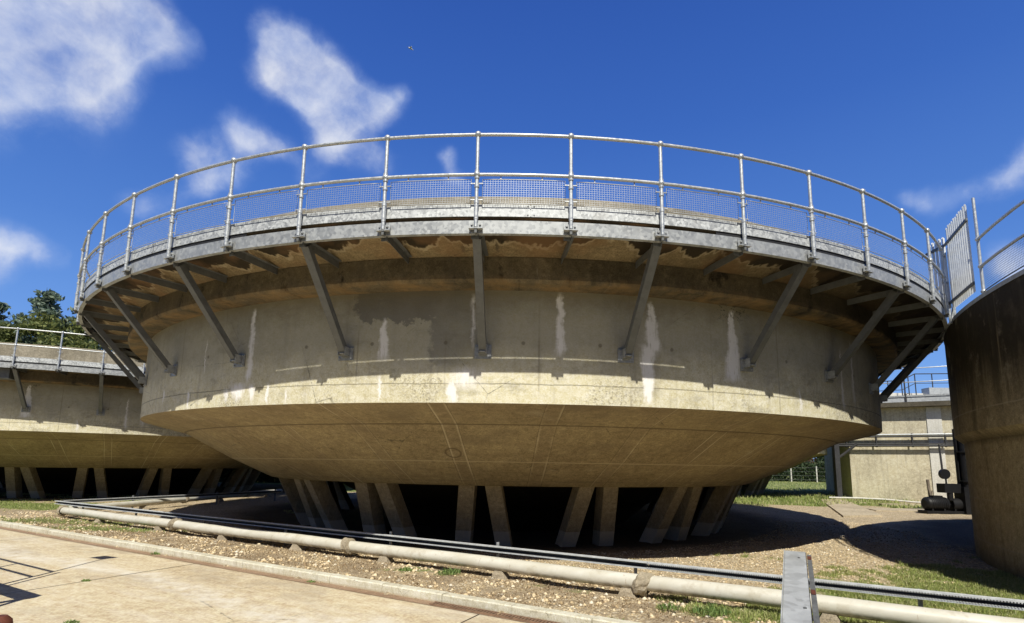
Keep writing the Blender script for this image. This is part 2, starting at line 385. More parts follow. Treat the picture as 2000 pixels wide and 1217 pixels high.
def mat_leaf(name, cols, trans=.25):
    n = N(name); r = n.rand()
    stops = [(i / (len(cols) - 1), q) for i, q in enumerate(cols)]
    n.color(n.ramp(r, stops)); n.bs.inputs["Roughness"].default_value = .6
    out = n.n["Material Output"]
    tr = n.n.new("ShaderNodeBsdfTranslucent"); tr.inputs[0].default_value = (*[min(1, q * 1.6) for q in cols[-1]], 1)
    mx = n.n.new("ShaderNodeMixShader"); mx.inputs[0].default_value = trans
    n.link(n.bs.outputs[0], mx.inputs[1]); n.link(tr.outputs[0], mx.inputs[2]); n.link(mx.outputs[0], out.inputs[0])
    return n.mat

def mat_pebble():
    n = N("gravel_pebbles"); r = n.rand()
    c = n.ramp(r, [(0, (.44, .33, .19)), (.25, (.74, .58, .35)), (.5, (.84, .71, .48)), (.72, (.60, .45, .26)), (.9, (.90, .83, .67)), (1, (.36, .30, .22))])
    n.color(c); return n.mat

def mat_ground():
    n = N("gravel_and_soil"); P = n.coord()
    at = n.n.new("ShaderNodeAttribute"); at.attribute_name = "grassy"; g0 = at.outputs["Fac"]
    v = n.voro(P, 34, 'F1', "Color"); vx = n.sep(v)[0]; vd = n.voro(P, 34)
    gr = n.ramp(vx, [(0, (.42, .32, .18)), (.35, (.68, .54, .32)), (.7, (.80, .66, .43)), (1, (.88, .79, .60))])
    gr = n.mix(n.mr(vd, .35, .62, 0, .7), gr, (.17, .12, .08))
    soil = n.mix(n.mr(n.noise(P, 14, 6, .75), .35, .65), (.17, .125, .08), (.46, .37, .25))
    gr = n.mix(n.m('MULTIPLY', n.mr(n.noise(P, 1.6, 6, .7), .44, .58, 0, .85), n.mr(n.m('ADD', n.m('MULTIPLY', n.sep(P)[0], .494), n.m('MULTIPLY', n.sep(P)[1], .8695)), 8.6, 7.6, .25, 1.0)), gr, soil); gr = n.mix(n.mr(n.noise(P, 5, 5, .7), .58, .7, 0, .5), gr, (.16, .12, .08))
    gs = n.mix(n.noise(P, 18, 5, .7), (.09, .13, .03), (.26, .32, .09))
    gs = n.mix(n.mr(n.noise(P, 1.3, 5, .7), .5, .7, 0, .6), gs, (.24, .22, .10))
    e = n.m('ADD', g0, n.m('MULTIPLY', n.m('SUBTRACT', n.noise(P, 7, 6, .75), .5), 1.0))
    x, y, z = n.sep(P); shade_m = None
    for (cx, cy, rad) in ((0.0, 19.0, 8.7), (-19.6, 29.2, 8.8), (18.6, 9.9, 9.6), (10.2, 38.5, 8.8), (-9.5, 48.5, 8.8)):  # tank shade painted dark into the ground, discs shifted along the sun
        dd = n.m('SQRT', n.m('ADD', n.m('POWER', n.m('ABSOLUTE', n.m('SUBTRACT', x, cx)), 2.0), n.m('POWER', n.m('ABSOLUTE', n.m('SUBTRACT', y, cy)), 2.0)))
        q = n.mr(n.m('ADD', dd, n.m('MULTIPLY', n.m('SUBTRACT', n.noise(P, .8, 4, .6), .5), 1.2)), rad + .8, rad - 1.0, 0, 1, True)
        shade_m = q if shade_m is None else n.m('MAXIMUM', shade_m, q)
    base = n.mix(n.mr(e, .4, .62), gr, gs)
    n.color(n.mix(n.m('MULTIPLY', shade_m, .9), base, n.mix(vx, (.020, .014, .007), (.058, .042, .022))))
    n.bump(n.m('ADD', n.m('MULTIPLY', vd, -.7), n.noise(P, 60, 3, .6)), .8, .02); return n.mat

def mat_field():
    n = N("meadow_grass"); P = n.coord()
    c = n.mix(n.noise(P, 3.5, 8, .75), (.11, .15, .035), (.30, .34, .10))
    c = n.mix(n.mr(n.noise(n.scale(P, (.25, 1.2, 1)), .5, 6, .65), .45, .68, 0, .7), c, (.27, .25, .11))
    n.color(c); n.bump(n.noise(P, 25, 5, .7), .9, .06); return n.mat

def mat_apron():
    n = N("sandy_concrete_apron"); P = n.coord(); x, y, z = n.sep(P)
    c, b, d = concrete_base(n, P, (.65, .56, .40), (.55, .46, .32), (.74, .66, .50), .6)
    al = n.m('ADD', n.m('MULTIPLY', x, .8695), n.m('MULTIPLY', y, -.494))
    ac = n.m('ADD', n.m('MULTIPLY', x, .494), n.m('MULTIPLY', y, .8695))
    Q = n.comb(n.m('MULTIPLY', al, .5), n.m('MULTIPLY', ac, 2.2), 0.0)
    c = n.mix(n.mr(n.noise(Q, .9, 6, .6), .5, .72, 0, .55, True), c, (.74, .68, .56))
    c = n.mix(n.mr(n.noise(Q, .7, 6, .65, .6), .52, .74, 0, .65, True), c, (.38, .31, .235))
    c = n.mix(n.mr(n.noise(n.comb(n.m('MULTIPLY', al, 2.0), n.m('MULTIPLY', ac, 9.0), 2.0), 1.3, 7, .72), .48, .70, 0, .55, True), c, (.80, .73, .58))
    c = n.mix(n.mr(n.noise(n.comb(n.m('MULTIPLY', al, 3.0), n.m('MULTIPLY', ac, 11.0), 5.0), 1.1, 7, .75), .56, .72, 0, .5, True), c, (.42, .32, .21))
    c = n.mix(n.mr(n.noise(P, 26, 5, .8), .56, .70, 0, .6), c, (.34, .27, .18))
    dk = n.noise(n.comb(n.m('MULTIPLY', al, .8), n.m('MULTIPLY', ac, 1.6), 8.0), .8, 7, .7); c = n.mix(n.mr(dk, .5, .68, 0, .5, True), c, (.40, .335, .25))
    # pale wash track running along the apron
    tr = n.m('ADD', ac, n.m('MULTIPLY', n.m('SUBTRACT', n.noise(n.comb(al, ac, 0.0), .45, 4, .6), .5), 1.6))
    c = n.mix(n.m('MULTIPLY', n.mr(n.m('ABSOLUTE', n.m('SUBTRACT', tr, 4.15)), .32, .02, 0, .7, True), n.mr(n.noise(P, 5, 5, .7), .35, .6)), c, (.80, .76, .66))
    c = n.mix(n.m('MULTIPLY', n.mr(ac, 5.08, 5.25), n.mr(n.noise(P, 4, 5, .7), .3, .6, .3, .8)), c, (.33, .23, .15))
    br = n.m('MULTIPLY', n.noise(n.comb(n.m('MULTIPLY', al, 1.2), n.m('MULTIPLY', ac, 60.0), 0.0), 1.0, 3, .6), .5)
    n.color(c); n.bump(n.m('ADD', n.m('ADD', b, n.m('MULTIPLY', d, .5)), br), .45, .01); return n.mat

def mat_kerb():
    n = N("lime_washed_kerb"); P = n.coord()
    c, b, d = concrete_base(n, P, (.72, .70, .60), (.58, .55, .45), (.80, .78, .70), 2.0)
    c = n.mix(n.mr(n.noise(n.scale(P, (8, 8, 1.2)), 1.0, 5, .7), .5, .72, 0, .5), c, (.30, .25, .16))
    c = n.mix(n.m('MULTIPLY', n.mr(n.sep(P)[2], .035, .0), .7), c, (.42, .31, .16))
    n.color(c); n.bump(n.m('ADD', b, d), .5, .008); return n.mat

M = dict(
    wall=mat_tank_wall(), beam=mat_beam(), soffit=mat_soffit(), cone=mat_cone(),
    slab=mat_concrete("weathered_slab_edge", (.10, .09, .07), (.07, .06, .045), (.14, .12, .09)),
    parapet=mat_concrete("parapet_concrete", (.40, .36, .29), (.25, .225, .175), (.50, .46, .38), 2.0, (.16, .14, .11)),
    leg=mat_concrete("leg_concrete", (.40, .33, .225), (.30, .245, .165), (.47, .40, .29), 1.4, streak=(.22, .18, .125), zlight=.27),
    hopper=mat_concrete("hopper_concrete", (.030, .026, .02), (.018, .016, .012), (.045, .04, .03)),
    right=mat_right_tank(),
    pump_wall=mat_concrete("streaked_tank_concrete", (.66, .61, .48), (.48, .44, .34), (.72, .67, .54), .8, (.32, .285, .215)),
    white=mat_concrete("lime_white_concrete", (.72, .71, .68), (.62, .61, .57), (.78, .77, .74), 1.2, (.52, .50, .45)),
    galv=mat_galv(), tray=mat_galv('tray_galvanised', .62, 30, .2, .1, .6), kick=mat_galv("spangled_galvanised_sheet", .56, 34, .60, .3, .55),
    tube=mat_galv("galvanised_tube", .62, 40, .18, .5, .42), strut=mat_galv("dull_galvanised_channel", .17, 22, .25, .3, .6),
    mesh=mat_simple("galvanised_wire", (.52, .54, .56), .5, .5, .1),
    pale=mat_galv("palisade_steel", .95, 18, .12, .05, .55),
    pipe=mat_pipe(), bandage=mat_concrete("cement_bandage", (.40, .35, .27), (.30, .26, .20), (.48, .43, .34), 5, bump=.9),
    block=mat_concrete("rough_support_concrete", (.44, .38, .29), (.34, .29, .22), (.52, .46, .37), 4, bump=.9),
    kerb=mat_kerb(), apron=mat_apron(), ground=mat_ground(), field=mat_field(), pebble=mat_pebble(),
    path=mat_concrete("old_path_concrete", (.50, .43, .32), (.40, .34, .25), (.58, .51, .40), 1.0),
    joint=mat_simple("dark_joint", (.07, .05, .035), .95, 0, .4, 8), drain=mat_simple("rusty_cast_iron", (.27, .17, .11), .8, .2, .4, 12),
    drainbed=mat_concrete("brown_channel_mortar", (.34, .235, .165), (.27, .18, .12), (.42, .32, .23), 3),
    asphalt=mat_simple('worn_asphalt', (.055, .053, .05), .9, 0, .3, 9), black=mat_simple("black_painted_machinery", (.015, .015, .016), .5, .2, .3), rust=mat_simple("rusty_flange", (.16, .055, .035), .7, .3, .45, 14),
    dark=mat_simple("dark_rubber_hose", (.03, .03, .032), .6), timber=mat_simple("old_timber", (.22, .18, .14), .85, 0, .4, 9),
    darkpipe=mat_simple("dark_painted_pipe", (.06, .06, .062), .5, .2, .3), deck=mat_galv("grey_deck", .50, 14, .2, .3, .6),
    postc=mat_simple("white_concrete_post", (.66, .64, .58), .85, 0, .15), bird=mat_simple("gull_feathers", (.62, .64, .68), .8, 0, .15),
    bark=mat_simple("bark", (.10, .075, .05), .9, 0, .4, 8), twig=mat_simple("brown_twigs", (.20, .12, .075), .9, 0, .4, 3),
    grass=mat_leaf("grass_blades", [(.10, .15, .03), (.22, .29, .07), (.36, .40, .13), (.56, .53, .30)]),
    weed=mat_leaf("weed_leaves", [(.09, .16, .05), (.18, .27, .08), (.28, .36, .13)]),
    dry=mat_leaf("dry_litter", [(.30, .21, .12), (.44, .33, .20), (.22, .15, .09), (.52, .42, .28)], .1),
    fir=mat_leaf("blue_green_foliage", [(.035, .060, .035), (.08, .12, .07), (.16, .21, .14), (.36, .42, .34)], .15),
    laurel=mat_leaf("olive_foliage", [(.04, .06, .02), (.12, .145, .045), (.25, .27, .09)], .2),
    hedge=mat_leaf("dark_hedge_foliage", [(.02, .04, .02), (.05, .08, .035), (.09, .12, .06)], .15),
    brownleaf=mat_leaf("brown_leaves", [(.12, .06, .035), (.22, .12, .07), (.30, .18, .11)], .15),
)

# ------------------------------------------------------------------ circular raised tank
D60 = 2 * PI / 60
MESH = {}
def shared(key, fn):
    if key not in MESH: MESH[key] = fn()
    return MESH[key]

def post_mesh():
    b = MB(); R = 11.0
    b.tube([(0, -R, 4.42), (0, -R, 5.61)], .0225, 10)
    b.ball((0, -R, 5.632), .043, 10, 6); b.ball((0, -R, 5.10), .043, 10, 6)
    b.tube([(0, -R, 5.045), (0, -R, 5.155)], .031, 10)
    for z in (4.72, 4.93): b.tube([(0, -R, z), (0, -R, z + .035)], .031, 10)
    for z in (4.775, 4.985): b.box((0, -R + .004, z), (.15, .012, .012))
    b.tube([(0, -R, 4.52), (0, -R, 4.735)], .0265, 10)
    return b.mesh("post", M['tube'])
def foot_mesh():
    b = MB(); R = 10.975
    b.box((0, -R, 4.445), (.165, .012, .085)); b.box((0, -R - .02, 4.405), (.17, .05, .010))
    for s in (-1, 1):
        b.tube([(s * .05, -R - .006, 4.463), (s * .05, -R - .022, 4.463)], .013, 6)
        b.box((s * .032, -R - .012, 4.43), (.008, .03, .06))
    return b.mesh("foot_plate", M['galv'])
def bracket_mesh():
    b = MB()
    b.box((.022, -10.515, 4.368), (.006, .83, .10)); b.box((.052, -10.515, 4.414), (.06, .83, .006))
    b.box((-.02, -10.87, 4.36), (.10, .006, .07)); b.box((.0, -10.98, 4.375), (.03, .06, .05))
    for y in (-10.70, -10.52, -10.34): b.tube([(.015, y, 4.36), (.03, y, 4.36)], .014, 6)
    return b.mesh("radial_bracket", M['strut'])
def chan_between(b, p0, p1, w=.105, d=.085, t=.006):
    p0, p1 = Vector(p0), Vector(p1); L = (p1 - p0).length; t_ = (p1 - p0).normalized()
    side = Vector((1, 0, 0)); nn = side.cross(t_).normalized()
    m = Matrix((side, nn, t_)).transposed()
    c = (p0 + p1) / 2
    b.box(c, (w, t, L), m)
    for s in (-1, 1): b.box(c + side * s * (w / 2 - t / 2 + .001) + nn * (d / 2 + t / 2) * 1, (t, d, L), m)
def strut_mesh():
    b = MB(); chan_between(b, (0, -10.86, 4.33), (0, -9.80, 3.10)); return b.mesh("strut", M['strut'])
def plate_mesh():
    b = MB(); b.box((0, -9.733, 3.15), (.235, .016, .20)); b.box((0, -9.80, 3.135), (.075, .13, .012))
    for sx in (-1, 1):
        b.box((sx * .056, -9.80, 3.17), (.008, .12, .13))
        for sz in (-1, 1): b.tube([(sx * .095, -9.741, 3.15 + sz * .072), (sx * .095, -9.763, 3.15 + sz * .072)], .014, 6)
    return b.mesh("base_plate", M['galv'])
def panel_mesh():
    """woven wire infill between post 0 and post 1 (slightly bowed like the rail)"""
    b = MB(); a0, a1 = .07 / 11, D60 - .07 / 11; R = 10.985; z0, z1 = 4.735, 5.045
    P = lambda a, z, r=R: Vector((r * math.sin(a), -r * math.cos(a), z))
    fr = [P(a0 + (a1 - a0) * i / 8, z1) for i in range(9)] + [P(a1 - (a1 - a0) * i / 8, z0) for i in range(9)]
    b.tube(fr, .0055, 5, closed=True)
    nx, nz = 32, 11; w = .0016
    for i in range(1, nx):
        a = a0 + (a1 - a0) * i / nx; da = w / 11
        b.add([P(a - da, z0), P(a + da, z0), P(a + da, z1), P(a - da, z1)], [(0, 1, 2, 3)])
    for j in range(1, nz):
        z = z0 + (z1 - z0) * j / nz; vs = []
        for i in range(9):
            a = a0 + (a1 - a0) * i / 8; vs += [P(a, z - w, R + .002), P(a, z + w, R + .002)]
        b.add(vs, [(2 * i, 2 * i + 2, 2 * i + 3, 2 * i + 1) for i in range(8)])
    for f in (.22, .72):
        a = a0 + (a1 - a0) * f; m = Matrix.Rotation(a, 3, 'Z'); b.box(P(a, z1 + .025), (.012, .014, .055), m)
    return b.mesh("mesh_panel", M['mesh'])
def leg_mesh(sgn):
    def f():
        b = MB(); at, ab = R_(2.15) * sgn, R_(4.2) * sgn
        def sec(r, a, z, w, d):
            c = Vector((r * math.sin(a), -r * math.cos(a), z)); q = []
            for sx, sy in ((-1, -1), (1, -1), (1, 1), (-1, 1)): q.append(c + Vector((sx * w / 2, sy * d / 2, 0)))
            return q
        b.prism(sec(5.86, ab, -.15, .31, .36), sec(6.55, at, 1.24, .31, .36)); return b.mesh("leg", M['leg'])
    return f

def make_tank(c, phi0, label, mesh_panels=True, posts=True, leg0=R_(-5), vis=None, cat="settling tank", group="raised circular concrete tanks"):
    root = empty("settling_tank", (c[0], c[1], 0)); tag(root, label, cat, group)
    # shell: drum wall
    b = MB(); b.revolve([(9.72, 4.05), (9.72, 3.6), (9.72, 3.1), (9.72, 2.7), (9.715, 2.43)], 240, smooth=True); b.build("wall", M['wall'], root)
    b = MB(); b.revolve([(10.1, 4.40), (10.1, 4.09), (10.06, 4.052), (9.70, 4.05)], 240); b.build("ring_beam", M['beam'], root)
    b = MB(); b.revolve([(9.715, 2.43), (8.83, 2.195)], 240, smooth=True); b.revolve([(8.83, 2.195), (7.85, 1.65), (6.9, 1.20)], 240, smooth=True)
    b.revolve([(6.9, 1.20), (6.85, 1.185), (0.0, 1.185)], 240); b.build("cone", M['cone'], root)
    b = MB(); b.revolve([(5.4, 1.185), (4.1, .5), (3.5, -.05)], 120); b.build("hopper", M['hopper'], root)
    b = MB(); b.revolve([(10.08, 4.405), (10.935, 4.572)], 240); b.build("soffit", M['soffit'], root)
    b = MB(); b.revolve([(10.935, 4.572), (10.94, 4.60), (10.05, 4.60)], 240); b.build("walkway_slab", M['slab'], root)
    b = MB(); b.revolve([(10.06, 4.53), (10.06, 5.30), (10.03, 5.32), (9.75, 5.32), (9.72, 5.30), (9.72, 4.4)], 240); b.build("parapet", M['parapet'], root)
    b = MB(); b.revolve([(9.73, 4.75), (0.0, 4.75)], 96); b.build("water", mat_water, root)
    b = MB(); b.revolve([(10.888, 4.372), (10.888, 4.364), (10.95, 4.364), (10.95, 4.53), (10.917, 4.53), (10.917, 4.522), (10.942, 4.522), (10.942, 4.372)], 240, closed_prof=True); b.build("edge_channel", M['galv'], root)
    b = MB()
    for k in range(12):      # overlapping curved kick plates with a bolted lap
        a0 = phi0 + (k * 5 + .58) * D60; b.revolve([(10.952, 4.582), (10.952, 4.738), (10.946, 4.738), (10.946, 4.582)], 20, a0, a0 + 5 * D60 - .0012, closed_prof=True)
        for da in (.0035, -.0035):
            for z in (4.605, 4.72):
                a = a0 + da; b.ball((10.955 * math.sin(a), -10.955 * math.cos(a), z), .009, 6, 4)
        b.revolve([(10.944, 4.59), (10.944, 4.73)], 2, a0 - .007, a0 + .007)
    b.build("kick_plate", M['kick'], root)
    for g0, g1 in ((R_(13.6), R_(180)), (R_(-180), R_(-19.0))):      # added strip blocking the light slot under the kick plate away from the front
        b = MB(); b.revolve([(10.938, 4.525), (10.938, 4.585)], 120, g0, g1); b.build("slot_light_block", M['dark'], root)
    if posts:
        for nm, z in (("top_rail", 5.63), ("mid_rail", 5.10)):
            b = MB(); b.tube([(11 * math.sin(a), -11 * math.cos(a), z) for a in [i * 2 * PI / 240 for i in range(240)]], .0215, 8, closed=True); b.build(nm, M['tube'], root)
        for k in range(60):
            a = phi0 + k * D60
            if posts == 'front' and math.cos(a) < -.2: continue
            o = mobj("post", shared('post', post_mesh), root, rz=a); mobj("foot_plate", shared('foot', foot_mesh), o)
            if mesh_panels:
                pn = mobj("mesh_panel", shared('panel', panel_mesh), root, rz=a + .0006 * math.sin(k * 7.3)); pn.location.z = .006 * math.sin(k * 4.1)
    for k in range(60):
        a = phi0 + k * D60
        mobj("radial_bracket", shared('bracket', bracket_mesh), root, rz=a)
        if k % 2 == 0:
            s = mobj("strut", shared('strut', strut_mesh), root, rz=a); mobj("base_plate", shared('plate', plate_mesh), s)
    for k in range(18):
        for sg in (-1, 1): mobj("leg", shared('leg%d' % sg, leg_mesh(sg)), root, rz=leg0 + k * R_(20))
    return root

def _water():
    n = N("murky_water"); n.color((.03, .035, .02)); n.bs.inputs["Roughness"].default_value = .08; return n.mat
mat_water = _water()

PHI_MAIN = -0.0426
make_tank((0.0, 17.176), PHI_MAIN, "largest raised concrete tank, in the middle, with wire mesh panels along its walkway rail")
t2 = make_tank((-19.62, 27.24), .351, "raised concrete tank at the left edge, behind the pipe corner, trees above its rail", mesh_panels=False, leg0=R_(9))
b = MB(); b.box((0, -10.45, 4.20), (1.0, .5, .30)); b.box((0, -10.45, 4.36), (1.02, .52, .02)); b.build("junction_box", M['strut'], t2, rz=.351 - .6 * D60)
make_tank((10.2, 36.9), .1, "shadowed raised tank behind the middle one, seen under its right side above the grass field", mesh_panels=False, posts='front', leg0=R_(3))
make_tank((-29.3, 57.0), .2, "most distant raised tank, a dark sliver seen under the left tank", mesh_panels=False, posts='front', leg0=R_(3))
make_tank((-9.5, 47.0), .2, "raised tank farthest back, glimpsed dark between the legs of the front tanks", mesh_panels=False, posts='front', leg0=R_(3))

# ------------------------------------------------------------------ right-hand tank, wall down to the ground
RT = (17.72, 4.3)
root = empty("ground_tank", (RT[0], RT[1], 0)); tag(root, "dark streaked concrete tank at the right edge whose wall runs down to the grass", "concrete tank")
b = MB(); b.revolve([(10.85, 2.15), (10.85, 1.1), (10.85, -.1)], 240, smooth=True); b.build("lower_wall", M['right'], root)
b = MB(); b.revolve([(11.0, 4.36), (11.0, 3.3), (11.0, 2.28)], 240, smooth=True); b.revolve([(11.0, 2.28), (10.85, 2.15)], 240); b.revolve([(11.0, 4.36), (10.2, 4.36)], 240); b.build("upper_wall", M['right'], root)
b = MB(); b.revolve([(11.012, 4.33), (11.012, 4.40), (10.90, 4.40), (10.90, 4.365)], 240); b.build("edge_channel", M['galv'], root)
b = MB(); b.revolve([(10.1, 4.37), (10.1, 4.75), (9.8, 4.75), (9.8, 4.0)], 200); b.build("parapet", M['parapet'], root)
b = MB(); b.revolve([(9.81, 4.3), (0, 4.3)], 64); b.build("water", mat_water, root)
ra0 = math.atan2(7.68 - RT[0], RT[1] - 8.55)    # angle of the end post
Rr = 10.87
for nm, z in (("top_rail", 5.42), ("mid_rail", 4.95)):
    b = MB(); b.tube([(Rr * math.sin(ra0 + i * R_(3)), -Rr * math.cos(ra0 + i * R_(3)), z) for i in range(0, 70)], .024, 8); b.build(nm, M['tube'], root)
b = MB(); b.tube([(Rr * math.sin(ra0 + i * R_(3)), -Rr * math.cos(ra0 + i * R_(3)), 4.52) for i in range(0, 70)], .008, 6); b.build("bottom_rail", M['strut'], root)
for k in range(0, 22):
    a = ra0 + k * R_(9.5); x, y = Rr * math.sin(a), -Rr * math.cos(a)
    b = MB(); b.tube([(x, y, 4.36), (x, y, 5.42 if k else 6.15)], .024, 10)
    for z in (4.52, 4.95, 5.42): b.ball((x, y, z), .04, 10, 6)
    b.box((x, y, 4.37), (.14, .14, .012)); b.build("post", M['tube'], root)
b = MB(); z0, z1 = 4.53, 4.93
for k in range(3):
    a_0 = ra0 + (k * 9.5) * PI / 180 + .008; a_1 = a_0 + R_(9.5) - .016
    P = lambda a, z: Vector((Rr * math.sin(a), -Rr * math.cos(a), z))
    for i in range(45):
        a = a_0 + (a_1 - a_0) * i / 44; da = .003 / Rr
        b.add([P(a - da, z0), P(a + da, z0), P(a + da, z1), P(a - da, z1)], [(0, 1, 2, 3)])
    for j in range(13):
        z = z0 + (z1 - z0) * j / 12; vs = []
        for i in range(9):
            a = a_0 + (a_1 - a_0) * i / 8; vs += [P(a, z - .003), P(a, z + .003)]
        b.add(vs, [(2 * i, 2 * i + 2, 2 * i + 3, 2 * i + 1) for i in range(8)])
b.build("mesh_panel", M['mesh'], root)
# dark hose arching behind the mesh
b = MB(); pts = []
for i in range(13):
    t = i / 12; a = ra0 + R_(2.6 + 7 * t); rr = 10.55
    pts.append((RT[0] + rr * math.sin(a), RT[1] - rr * math.cos(a), 4.38 + .62 * math.sin(t * PI / 2) ** .8))
pts += [(RT[0] + 10.4 * math.sin(ra0 + R_(12)), RT[1] - 10.4 * math.cos(ra0 + R_(12)), 4.9), (RT[0] + 10.3 * math.sin(ra0 + R_(14)), RT[1] - 10.3 * math.cos(ra0 + R_(14)), 4.37)]
b.tube(pts, .035, 8); tag(b.build("hose", M['dark']), "dark curved hose arching behind the mesh on the right tank", "hose")

# ------------------------------------------------------------------ palisade gate between the two walkways
gate = empty("palisade_gate", (7.68, 8.55, 4.4)); tag(gate, "galvanised steel palisade screen with tall pales between the two walkway rails", "security fence")
def palisade(p0, p1, n, nm, zb=.16, zt=1.72):
    p0, p1 = Vector(p0), Vector(p1); d = (p1 - p0); L = d.length; d.normalize(); nn = Vector((-d.y, d.x, 0))
    for i in range(n):
        b = MB(); c = p0 + d * (L * (i + .5) / n); w = .030
        zt_i = zt + .01 * math.sin(i * 2.3)
        prof = [(-w, .0), (-w * .5, .020), (0, .001), (w * .5, .020), (w, 0.0)]
        top = [zt_i - .03, zt_i, zt_i + .0, zt_i, zt_i - .03]
        vs = []
        for (u, v), tz in zip(prof, top):
            q = c + d * u + nn * v; vs += [(q.x, q.y, zb), (q.x, q.y, tz)]
        b.add(vs, [(2 * k, 2 * k + 2, 2 * k + 3, 2 * k + 1) for k in range(4)]); b.build(nm, M['pale'], gate)
    for z in (.30, 1.42):
        b = MB(); ang = math.atan2(d.y, d.x); m = Matrix.Rotation(ang, 3, 'Z')
        c = (p0 + p1) / 2 + nn * .03; b.box((c.x, c.y, z), (L + .06, .03, .045), m); b.build("cross_rail", M['strut'], gate)
palisade((.01, .10, 0), (.46, 1.10, 0), 11, "pale")
palisade((.49, 1.18, 0), (.50, 1.62, 0), 5, "pale", .2, 1.60)
b = MB(); b.tube([(.48, 1.13, -.05), (.48, 1.13, 1.35)], .024, 10); b.tube([(.42, 1.16, -.1), (.47, 1.13, .2)], .02, 8); b.build("gate_post", M['tube'], gate)

# ------------------------------------------------------------------ foreground: ground, kerb, apron
A0 = Vector((-5.36, 9.13, 0)); DU = Vector((.8695, -.494, 0)).normalized(); DN = Vector((.494, .8695, 0)).normalized()
def kd(x, y): return (x - A0.x) * DN.x + (y - A0.y) * DN.y     # distance behind kerb front line
def nz(x, y, s, o=0.0): return noise.fractal(Vector((x * s, y * s, o)), 1.0, 2.0, 4)
def inside_tank(x, y): return math.hypot(x, y - 17.18)
def grassy(x, y):
    g = 0.0
    def blob(cx, cy, rx, ry, k=1.0):
        q = math.hypot((x - cx) / rx, (y - cy) / ry); return k * max(0, 1.25 - q)
    g = max(g, blob(6.9, 7.7, 2.5, 1.9), blob(5.0, 7.3, 1.4, 1.1), blob(8.2, 5.5, 2.5, 3), blob(3.0, 6.2, 1.5, .5), blob(-1.3, 8.2, .9, .25, .55), blob(-4.3, 9.6, 1.2, .3, .5), blob(.8, 7.1, 1.0, .3, .6), blob(1.9, 6.75, .5, .25, .8),
            blob(4.2, 5.2, 1.6, .8), blob(-17.5, 18.2, 5.0, 2.3), blob(-11.2, 13.5, 2.3, .8, .9), blob(-9.0, 12.2, 1.8, .6, .75), blob(-14.0, 20.5, 1.5, 3, .6),
            blob(-20, 24, 6, 3.5, .5), blob(16, 28.3, 6, 1.6), blob(13.5, 26.2, 5.5, 2.6), blob(10, 27.5, 5, 2.4), blob(17, 24.5, 3, 1.2, .8), blob(20, 24, 4, 2.5, .8), blob(-.83, 7.99, .35, .18, .9), blob(-1.35, 8.45, .3, .15, .9), blob(.4, 7.35, .3, .15, .8), blob(13, 30, 4, 2, .9))
    if y > 29 + 1.5 * nz(x, y, .3): g = max(g, 1.0)
    if x < -20 and y > 14: g = max(g, .6)
    g += .55 * nz(x, y, .8, 3.0)
    return min(1, max(0, g))
def gheight(x, y):
    d = kd(x, y)
    if d < .1: return -.04
    h = .075 * max(0, 1 - (d - .1) / 2.2) + .02 * nz(x, y, 1.7) + .008 * nz(x, y, 6.0)
    if inside_tank(x, y) < 7.5: h -= .03
    return h
xs = np.arange(-30, 30.01, .2); ys = np.arange(3.0, 40.01, .2)
V = []; At = []
for y in ys:
    for x in xs:
        x_ = float(x); y_ = float(y); V.append((x_, y_, gheight(x_, y_))); At.append(grassy(x_, y_))
nx = len(xs); ny = len(ys)
I = (np.arange(ny - 1)[:, None] * nx + np.arange(nx - 1)[None, :]).ravel()
F = np.stack([I, I + 1, I + nx + 1, I + nx], 1)
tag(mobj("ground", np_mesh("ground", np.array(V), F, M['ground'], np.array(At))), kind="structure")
b = MB(); b.add([(-400, -100, -.09), (400, -100, -.09), (400, 600, -.09), (-400, 600, -.09)], [(0, 1, 2, 3)]); tag(b.build("field", M['field']), kind="structure")
# apron sheet in front of the kerb
q = [A0 + DU * -40, A0 + DU * 40, A0 + DU * 40 - DN * 7.6, A0 + DU * -40 - DN * 7.6]
b = MB(); b.add([(v.x, v.y, 0.0) for v in q], [(0, 3, 2, 1)]); tag(b.build("apron", M['apron']), kind="structure")
q = [A0 + DU * -60 - DN * 7.6, A0 + DU * 60 - DN * 7.6, A0 + DU * 60 - DN * 16, A0 + DU * -60 - DN * 16]
b = MB(); b.add([(v.x, v.y, -.02) for v in q], [(0, 3, 2, 1)]); tag(b.build("added_road", M['asphalt']), kind="structure")  # unseen dark surface behind the camera, added to cut ground bounce
b = MB()
j0 = Vector((-4.8, 8.72)); jd = Vector((-1.11, -2.13)).normalized(); jn = Vector((-jd.y, jd.x))
for off in (0.0, 5.2, -5.2, 10.4):
    base = j0 + Vector((DU.x, DU.y)) * off; vs = []
    for i in range(41):
        p = base + jd * (i * .25 - .25); w = .006 + .004 * abs(noise.noise(Vector((p.x * 5, p.y * 5, off)))); 
        s = .012 * noise.noise(Vector((p.x * 2, p.y * 2, 3.0)))
        a_, c_ = p + jn * (w + s), p - jn * (w - s); vs += [(a_.x, a_.y, .004), (c_.x, c_.y, .004)]
    b.add(vs, [(2 * i, 2 * i + 1, 2 * i + 3, 2 * i + 2) for i in range(40)])
tag(b.build("expansion_joint", M['joint']), kind="structure")
